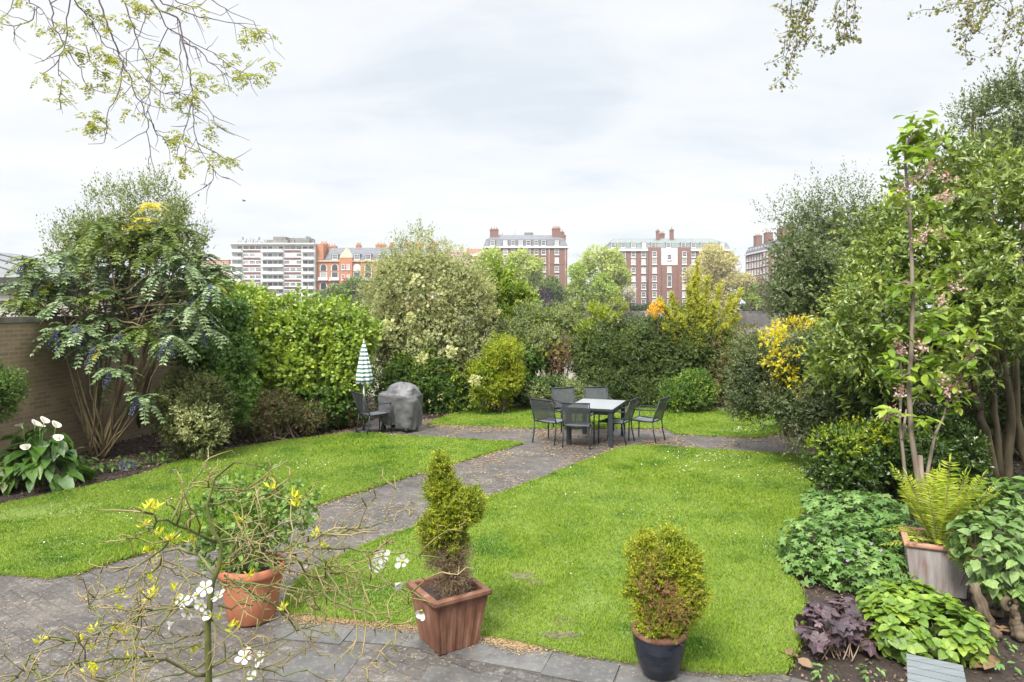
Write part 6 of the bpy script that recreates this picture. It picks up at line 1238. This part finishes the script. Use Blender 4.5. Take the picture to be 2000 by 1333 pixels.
# ================================================================== hardy orange in the foreground
M['ponc'] = surf('green_thorny_bark', [(.3, (.06, .08, .022)), (.55, (.12, .135, .04)), (.75, (.19, .17, .07))], 14, rough=.55, bump=.25); M['ponctw'] = surf('tan_thorn', [(.3, (.10, .115, .03)), (.5, (.2, .17, .06)), (.7, (.3, .22, .12))], 9, rough=.6, bump=0)
M['shoot'] = LM('yellow_shoot', (.42, .45, .03), (.72, .68, .07), (.58, .58, .04), trans=.35, clump=6); M['petal'] = LM('orange_blossom_petal', (.58, .58, .56), (.68, .68, .66), trans=.25, gloss=.2)
def poncirus():
    d0 = 3.05; r = rng_(17); z7 = lambda L_: [(x*.325, 900+y*.325) for x, y in L_]; z8 = lambda L_: [(600+x*.425, 880+y*.425) for x, y in L_]
    trunk = [(400, 1500), (403, 1420), (406, 1332), (408, 1218), (419, 1134), (435, 1101), (432, 1062), (416, 1030), (408, 984), (422, 932), (458, 903), (500, 905), (517, 913)]
    base = np.array([A(398, 0, d0)[0], d0, 0.0]); t = thing('hardy_orange', 'thorny hardy orange bush with white flowers and yellow shoots in the foreground', 'shrub', base)
    br = [z7(q) for q in ([(1290, 490), (1160, 440), (1030, 370), (960, 345), (880, 310), (800, 280)], [(1030, 365), (1060, 270), (1110, 200), (1150, 150), (1190, 90), (1230, 10)], [(960, 350), (890, 420), (770, 465)], [(1090, 420), (1040, 470), (1000, 510), (940, 560), (830, 630), (690, 670)],
        [(1290, 690), (1270, 640), (1180, 570), (1060, 530), (980, 545), (960, 620), (870, 690), (780, 745), (640, 810), (525, 835)], [(1060, 550), (1090, 650), (1170, 740), (1240, 740)], [(530, 840), (580, 900), (630, 960), (600, 1030)], [(1270, 875), (1040, 878), (900, 890), (800, 940), (700, 990), (550, 1050), (430, 1090), (320, 1110), (180, 1160), (110, 1290)],
        [(1240, 1290), (1130, 1250), (1060, 1225), (1000, 1200), (920, 1175), (850, 1215), (760, 1250), (700, 1290), (620, 1330)], [(920, 1175), (800, 1180), (650, 1190), (500, 1210), (400, 1250), (300, 1230)], [(1340, 650), (1480, 620), (1600, 580), (1730, 530), (1850, 480), (2000, 445)], [(1600, 590), (1780, 600), (1900, 640), (2000, 650), (2120, 680)],
        [(1320, 480), (1420, 480), (1600, 430), (1720, 380), (1820, 320)], [(1290, 175), (1430, 185), (1560, 165)], [(1265, 265), (1440, 240), (1630, 205), (1790, 290)], [(1310, 870), (1400, 890), (1440, 850), (1520, 870)], [(1420, 720), (1540, 830), (1660, 870), (1740, 960), (1790, 1020), (1900, 990)], [(1350, 690), (1420, 720), (1560, 745), (1700, 740), (1850, 790)],
        [(830, 1000), (820, 1120), (750, 1260), (640, 1300)], [(180, 1170), (240, 1310), (330, 1330)], [(480, 1210), (380, 1290), (150, 1270)], [(830, 940), (790, 980), (810, 1080)], [(1040, 880), (960, 1000), (850, 1090), (780, 1080)], [(1260, 1010), (1130, 1060), (950, 1110), (760, 1120), (620, 1100)], [(1250, 1130), (1130, 1110), (1000, 1130)],
        [(1255, 1250), (1400, 1180), (1500, 1120), (1620, 1090), (1780, 1020)], [(1255, 1300), (1420, 1260), (1560, 1240), (1700, 1300), (1850, 1260)], [(1340, 620), (1400, 560), (1480, 560)], [(1600, 580), (1500, 480), (1420, 470)], [(1730, 530), (1790, 600), (1850, 700), (1930, 700), (1965, 870)], [(1310, 730), (1450, 760), (1540, 840)], [(1330, 500), (1420, 480), (1440, 540), (1500, 600)], [(700, 990), (640, 1100), (700, 1200)], [(1265, 950), (1340, 1010), (1450, 1090), (1500, 1180)], [(1250, 1200), (1100, 1290), (900, 1330)], [(110, 1290), (60, 1330)], [(430, 1090), (330, 1050), (240, 1110)])]
    br += [z8(q) for q in ([(-60, 410), (0, 440), (170, 450), (250, 465), (350, 465), (480, 480), (620, 495)], [(250, 470), (340, 570), (440, 640), (525, 680)], [(60, 450), (90, 560), (150, 640), (220, 740)], [(90, 575), (60, 600), (100, 690), (280, 740), (350, 800), (415, 930)], [(90, 550), (170, 575), (290, 600)], [(60, 390), (180, 370), (400, 320)], [(0, 420), (110, 370), (220, 360)], [(0, 690), (90, 780), (130, 870)], [(-100, 520), (0, 510), (90, 540)])]
    main = MB(); tb = MB(); th = MB(); tr_ = np.array([A(a, b, d0) for a, b in trunk]); tr_[0] = base; tr_[1:-1, 1] += r.normal(0, .02, len(tr_)-2)
    main.tube(tr_, np.array([.021, .019, .016, .0145, .013, .011, .009, .0075, .0068, .006, .005, .004, .003]), 8)
    def twig(P, r0, r1, mb, depth):
        P = np.asarray(P); n = len(P); seg = np.linalg.norm(np.diff(P, axis=0), axis=1); L_ = seg.sum(); s = np.r_[0, np.cumsum(seg)]; m_ = max(4, int(L_/.045)); u = np.linspace(0, L_, m_)
        C = np.stack([np.interp(u, s, P[:, i]) for i in range(3)], 1); C[1:-1] += r.normal(0, .0055, (m_-2, 3)); mb.tube(C, np.linspace(r0, r1, m_), 6 if depth == 0 else 4)
        T = unit(np.gradient(C, axis=0))
        for i in range(1, m_):
            if depth == 0 and r.random() < .5 or depth == 1 and r.random() < .26:
                a = unit(np.cross(T[i], r.normal(size=3))); dd = unit(T[i]*.65+a*r.uniform(.5, 1.1)+np.array([0, 0, .1])); l = r.uniform(.07, .26) if depth == 0 else r.uniform(.04, .12)
                k = C[i]+dd*l*.55+r.normal(0, .012, 3); e = k+unit(dd+r.normal(0, .4, 3))*l*.5; twig([C[i], k, e], r0*.55 if depth == 0 else .0036, .0022, tb, depth+1)
            if r.random() < .75:
                a = unit(np.cross(T[i], r.normal(size=3))); dd = unit(a+T[i]*.55); l = r.uniform(.018, .042); th.tube([C[i], C[i]+dd*l*.5, C[i]+dd*l], [.0032, .0022, .0003], 4, cap=False)
    tips = []
    for q in br:
        n = len(q); dz = r.uniform(-.45, .4); off = np.linspace(0, 1, n)**.8*dz; P = np.array([A(a, b, d0+o) for (a, b), o in zip(q, off)]); twig(P, r.uniform(.006, .0088) if n > 5 else .0055, .0025, main, 0); tips.append(P)
    main.build('branches', M['ponc'], t); tb.build('twigs', M['ponctw'], t); th.build('thorns', M['ponctw'], t)
    allp = np.concatenate(tips)
    def snap(px, py):                        # depth of the nearest branch there
        sx = 1000+allp[:, 0]/allp[:, 1]*F; sy = YH-(allp[:, 2]-H)/allp[:, 1]*F; return A(px, py, allp[np.argmin((sx-px)**2+(sy-py)**2), 1])
    P, D = [], []
    for x, y in ((880, 275), (945, 290), (905, 270), (875, 380), (960, 440), (1020, 470), (1045, 480), (880, 545), (945, 595), (925, 720), (905, 700), (720, 795), (910, 800), (905, 840), (1070, 830), (560, 1020), (230, 1090), (1460, 370), (1780, 220), (1640, 170), (1780, 260), (1330, 640), (1500, 690), (1710, 890), (1390, 1000), (1310, 945), (720, 890), (1050, 770), (570, 1270), (540, 1240), (770, 1200), (1160, 1150), (700, 1010), (740, 1040), (690, 1030), (1900, 440), (1950, 520), (1150, 490), (545, 1130), (500, 1080)):
        p = snap(x*.325, 900+y*.325)
        n = r.integers(9, 15); V, Fc = leaf_geo(p+r.normal(0, .008, (n, 3)), np.c_[r.normal(0, .55, n), r.normal(0, .5, n), r.uniform(.3, 1, n)], r.normal(size=(n, 3)), r.uniform(.018, .042, n), DIA, .34); MB().add(V, Fc).build('young_shoot', M['shoot'], t)
    
    for x, y, a in ((361, 1173, 0), (390, 1160, 1), (398, 1176, 2), (430, 1163, 3), (416, 1199, 4), (345, 1212, 5), (372, 1192, 2), (405, 1146, 6), (481, 1280, 6), (513, 1283, 7), (499, 1321, 8), (747, 1084, 9), (738, 1098, 1), (787, 1092, 3), (774, 1136, 5), (825, 1188, 4)):
        p = snap(x, y)+np.array([0, -.02, 0]); ax = unit(np.array([r.normal(0, .5), -.8, r.normal(.2, .5)])); u = unit(np.cross(ax, [0, 0, 1.])); v = np.cross(u, ax); k = np.arange(5)*2*math.pi/5+a
        full = a not in (4, 5, 8); dd = np.cos(k)[:, None]*u+np.sin(k)[:, None]*v+ax*(.35 if full else 1.4); V, Fc = leaf_geo(np.repeat(p[None], 5, 0), dd, np.repeat(ax[None], 5, 0)-dd*.3, .037*r.uniform(.8, 1.15, 5), PETAL, .72)
        o = MB().add(V, Fc, 0, True).build('flower', M['petal'], t); MB().tube([p, p+ax*.012], [.004, .006], 6).build('stamens', M['shoot'], o)
poncirus()
# ================================================================== overhanging branches
M['rob_bark'] = surf('dark_twig_bark', [(.3, (.075, .06, .065)), (.7, (.15, .125, .13))], 9, bump=.2); M['rob_leaf'] = LM('yellow_green_young_leaf', (.24, .27, .03), (.46, .46, .07), (.35, .37, .05), trans=.45, clump=1.5)
M['plane_leaf'] = LM('plane_young_leaf', (.10, .13, .03), (.30, .33, .09), (.19, .22, .055), trans=.4, clump=2); M['ball'] = surf('seed_ball', [(.3, (.10, .085, .06)), (.7, (.18, .15, .1))], 40)
def hanging(t, lines, d, r, r0, spread, dens, tl, conv):
    main = MB(); tw = MB(); pts = []
    for q in lines:
        n = len(q); dz = r.normal(0, spread); P = np.array([A(*conv(*p), d+dz*(i+1)/n) for i, p in enumerate(q)]); seg = np.linalg.norm(np.diff(P, axis=0), axis=1); s = np.r_[0, np.cumsum(seg)]; m_ = max(5, int(s[-1]/.06)); u = np.linspace(0, s[-1], m_)
        C = np.stack([np.interp(u, s, P[:, i]) for i in range(3)], 1); C[1:-1] += r.normal(0, .007, (m_-2, 3)); k0 = r0*min(1, .4+.2*s[-1]); main.tube(C, np.linspace(k0, .003, m_), 5); pts.append(C); T = unit(np.gradient(C, axis=0))
        for i in range(2, m_):
            if r.random() < dens:
                a = unit(np.cross(T[i], r.normal(size=3))); l = r.uniform(.4, 1.2)*tl; dd = unit(T[i]*.5+a*.8+np.array([0, 0, -.15])); k = C[i]+dd*l*.5+r.normal(0, .012, 3); e = k+unit(dd+np.array([0, 0, r.uniform(-.3, .5)])+r.normal(0, .3, 3))*l*.5
                tw.tube([C[i], (C[i]+k)/2+r.normal(0, .006, 3), k, e], [.0045, .0038, .003, .002], 4, cap=False); pts.append(np.array([k, e]))
    return main, tw, pts
def robinia():
    z = lambda x, y: (x*.28, y*.28); d = 7.0; r = rng_(23)
    L_ = [[(690, -60), (690, 0), (740, 150), (800, 290), (850, 440), (910, 540), (930, 620), (1000, 740), (1005, 800), (1040, 880), (1050, 1080), (1070, 1180), (1100, 1300)], [(840, -60), (860, 0), (920, 150), (960, 300), (1020, 410), (1100, 490), (1200, 600), (1260, 660), (1330, 720)],
        [(1030, -40), (1060, 20), (1110, 70), (1160, 190), (1260, 250), (1400, 330), (1520, 400), (1650, 490), (1720, 520)], [(1060, 0), (1110, 60), (1250, 130), (1280, 300), (1330, 500), (1340, 650), (1345, 800), (1360, 980), (1420, 1080), (1490, 1190), (1520, 1220), (1600, 1245)], [(1490, 1190), (1480, 1270), (1420, 1310)],
        [(500, -50), (490, 0), (470, 100), (460, 280), (410, 420), (400, 500), (440, 560), (415, 690)], [(340, -40), (350, 20), (380, 200), (440, 310), (500, 400), (560, 490), (590, 590), (640, 610), (720, 590)], [(200, -40), (200, 20), (300, 80), (370, 200), (400, 250)], [(240, 50), (230, 140), (150, 160), (90, 200), (120, 260), (180, 295)], [(520, -40), (520, 20), (600, 100), (680, 220), (720, 310), (850, 380), (1000, 540), (1050, 600)],
        [(1100, -20), (1130, 20), (1300, 90), (1450, 130), (1600, 160), (1750, 200), (1880, 240)], [(1440, -40), (1470, 0), (1600, 80), (1680, 110), (1770, 150)], [(1050, 600), (1045, 720), (1010, 800)], [(1050, 430), (1050, 600)], [(850, 420), (850, 540), (820, 670), (750, 770), (740, 900), (730, 980)], [(1000, 540), (1130, 650), (1250, 650), (1380, 680)], [(1200, -20), (1260, 30), (1400, 60), (1540, 110)], [(1170, 200), (1130, 290), (1060, 410)],
        [(1340, 720), (1300, 860), (1270, 960), (1300, 1050), (1290, 1150)], [(1390, 690), (1460, 760), (1500, 860), (1530, 890)], [(1380, 1000), (1480, 1060), (1610, 1120)], [(1040, 830), (1080, 920), (1120, 960), (1220, 980)], [(410, 420), (340, 500), (280, 515)], [(440, 310), (380, 370), (300, 430)], [(350, 30), (400, 0), (470, -20)], [(100, -30), (60, 100), (0, 130)], [(1020, 80), (1000, 180), (940, 300), (880, 370)], [(1280, 300), (1400, 350), (1480, 460), (1640, 560), (1780, 550)], [(600, 320), (640, 450), (700, 510), (760, 540)], [(1260, 250), (1250, 440), (1280, 560), (1250, 640)]]
    base = np.array([-9.2, 6.2, -.02]); t = thing('overhanging_tree', 'tree whose thin bare twigs with yellow green leaf tufts hang into the upper left', 'tree', base)
    main, tw, pts = hanging(t, L_, d, r, .012, .35, .5, .3, z)
    hub = A(290, -30, d); trk = MB(); trk.tube([base, base+[.1, 0, 2.5], base+[.6, .2, 4.6], (base+[2, .4, 6.2]), hub+np.array([-1.4, 0, .35]), hub], [.2, .17, .14, .1, .05, .03], 9)
    for q in L_:
        p0 = A(*z(*q[0]), d); 
        if q[0][1] <= 0: main.tube(wob(hub+np.array([-.3, 0, .15]), p0, 5, .02, r), np.linspace(.022, .014, 5), 5)
    trk.build('trunk', M['bark'], t); main.build('branches', M['rob_bark'], t); tw.build('twigs', M['rob_bark'], t)
    cl = [(1000, 40), (1040, 50), (960, 30), (640, 130), (600, 125), (680, 140), (830, 150), (1400, 70), (1240, 50), (1800, 220), (1850, 235), (1760, 200), (1680, 250), (1590, 370), (1630, 430), (1810, 430), (1840, 420), (1750, 540), (1720, 520), (1780, 520), (1760, 570), (1600, 510), (1400, 520), (1430, 530), (1370, 510), (1230, 540), (500, 340), (470, 320), (540, 350), (680, 320), (640, 315), (760, 390), (730, 380), (810, 400), (720, 490), (700, 500), (1100, 360), (1120, 340), (1130, 390), (1120, 450), (320, 200), (410, 190), (290, 510), (440, 580), (400, 700), (640, 600), (640, 780), (650, 820), (700, 890), (620, 850), (590, 880), (660, 850), (920, 775), (1000, 610), (860, 660), (770, 620), (1260, 690), (1300, 680), (1380, 680), (1410, 630), (1110, 720), (1190, 970), (1160, 970), (1260, 920), (1500, 890), (1450, 860), (1430, 930), (1440, 1090), (1500, 1110), (1600, 1115), (1570, 1110), (1240, 1110), (1260, 1170), (590, 30), (0, 120), (150, 10), (1210, 530), (1550, 600), (1300, 770), (580, 240), (870, 510), (1440, 1020), (780, 210), (930, 150), (1280, 960), (1000, 500), (830, 430)]
    P, D = [], []
    allp = np.concatenate(pts); sx = 1000+allp[:, 0]/allp[:, 1]*F; sy = YH-(allp[:, 2]-H)/allp[:, 1]*F
    for x, y in cl:
        a, b = z(x, y); dd = allp[np.argmin((sx-a)**2+(sy-b)**2), 1]; p = A(a, b, dd)
        for k in range(r.integers(4, 7)):
            q = r.uniform(0, 6.28); P.append(p+r.normal(0, .02, 3)); D.append(np.array([math.cos(q), math.sin(q), r.uniform(-.6, .35)]))
    (p, dd, nn, l), ribs = pinnate(P, D, .13, 6, .046, r, droop=.3, taper=.25, ang=60); dd = dd+r.normal(0, .3, dd.shape); nn = nn+r.normal(0, .4, nn.shape); V, Fc = leaf_geo(p, dd, nn, l, DIA, .42); MB().add(V, Fc).build('leaves', M['rob_leaf'], t)
robinia()
def plane():
    z = lambda x, y: (1450+x*.275, y*.275); d = 8.2; r = rng_(29)
    L_ = [[(540, -80), (520, 0), (480, 100), (420, 250), (350, 380), (320, 500), (260, 580), (280, 620)], [(440, -80), (430, 0), (400, 100), (350, 220), (330, 330), (310, 450), (320, 520)], [(480, -60), (470, 0), (440, 130), (380, 220), (290, 320), (290, 400)], [(700, -80), (690, 0), (655, 100), (690, 260), (690, 300), (640, 350), (550, 360)], [(760, -60), (750, 20), (740, 120), (720, 240), (720, 290)], [(690, 150), (760, 190), (780, 270), (815, 285)], [(800, -40), (800, 100), (780, 180), (820, 220)], [(350, -40), (340, 60), (360, 160), (300, 270)], [(420, 90), (300, 70), (220, 40)], [(480, 200), (500, 260), (460, 320)],
        [(1780, -60), (1760, 0), (1600, 20), (1450, 50), (1330, 70)], [(1770, -40), (1750, 10), (1700, 120), (1650, 220), (1590, 290), (1580, 390)], [(1740, 60), (1620, 130), (1510, 200)], [(2080, 60), (2000, 130), (1900, 220), (1850, 320), (1750, 380)], [(2060, 160), (1980, 260), (1960, 420), (1930, 490)], [(1880, -40), (1900, 0), (1920, 60), (1890, 150)], [(1780, -30), (1760, 0), (1830, 40), (1890, 90)], [(1600, 20), (1600, 120), (1640, 210), (1720, 250)], [(1650, 220), (1580, 260), (1510, 300)], [(2050, -40), (1990, 60), (2000, 140)], [(1680, -20), (1640, 60), (1560, 150)]]
    base = np.array([9.3, 7.4, -.02]); t = thing('plane_tree', 'plane tree whose hanging twigs with small leaves and seed balls reach into the upper right', 'tree', base)
    main, tw, pts = hanging(t, L_, d, r, .011, .3, .45, .2, z)
    hub = A(1960, -220, d); hub2 = A(1650, -150, d); trk = MB(); trk.tube([base, base+[0, .1, 3], base+[-.5, .3, 6], hub], [.26, .22, .16, .06], 9); trk.tube([hub, hub*.5+hub2*.5+np.array([0, 0, .25]), hub2], [.06, .045, .03], 7)
    for q in L_:
        if q[0][1] < 0:
            p0 = A(*z(*q[0]), d); main.tube(wob(hub if q[0][0] > 1200 else hub2, p0, 5, .02, r), np.linspace(.018, .011, 5), 5)
    trk.build('trunk', M['bark'], t); main.build('branches', M['rob_bark'], t); tw.build('twigs', M['rob_bark'], t)
    allp = np.concatenate(pts); i = r.choice(len(allp), 1500); P = allp[i]+r.normal(0, .03, (1500, 3)); V, Fc = leaf_geo(P, r.normal(size=P.shape)-[0, 0, .4], r.normal(size=P.shape), .043*r.uniform(.4, 1.2, 1500), PALM, 1.0); MB().add(V, Fc).build('leaves', M['plane_leaf'], t)
    a = np.linspace(0, 2*math.pi, 9)[:-1]; first = None
    for p in allp[r.choice(len(allp), 90)]:
        q = p-np.array([0, 0, r.uniform(.03, .08)])
        if first is None:
            z0 = ORIG[t.name]; bm = MB(); bm.loft([z0+np.c_[np.cos(a)*.015*math.cos(e), np.sin(a)*.015*math.cos(e), np.full(8, .015*math.sin(e))] for e in (-1.4, -.7, 0, .7, 1.4)], 0, True, True); bm.tube([z0+[0, 0, .055], z0+[0, 0, .013]], .0015, 3, cap=False)
            o = first = bm.build('seed_ball', M['ball'], t)
        else: o = first.copy(); COL.objects.link(o); o.parent = t
        o.location = q-ORIG[t.name]
plane()
# a bird far off in the sky
p = A(477, 393, 60); mb = MB(); mb.tube([p+[-.16, 0, 0], p+[-.08, 0, .01], p+[.06, 0, .01], p+[.17, 0, .02]], [.015, .05, .045, .01], 8)
for s in (-1, 1): mb.add([p+[-.06, 0, .02], p+[.06, 0, .02], p+[.0, s*.22, .1], p+[-.04, s*.4, .03]], [(0, 1, 2, 3)])
tag(mb.build('bird', surf('dark_feather', [(.5, (.04, .04, .045))], 5)), 'tiny dark bird flying in the grey sky left of centre', 'bird')

# HAZE: thin even air between the garden and the far bank
def haze():
    m, N, L, out = newmat('haze_air'); v = N.new('ShaderNodeVolumePrincipled'); v.inputs['Color'].default_value = (.9, .94, 1, 1); v.inputs['Density'].default_value = .00025; v.inputs['Anisotropy'].default_value = .2
    L.new(v.outputs[0], out.inputs['Volume']); tag(MB().boxb(-1650, 1650, -80, 4600, -8, 45).build('haze', m), kind='stuff')

haze()
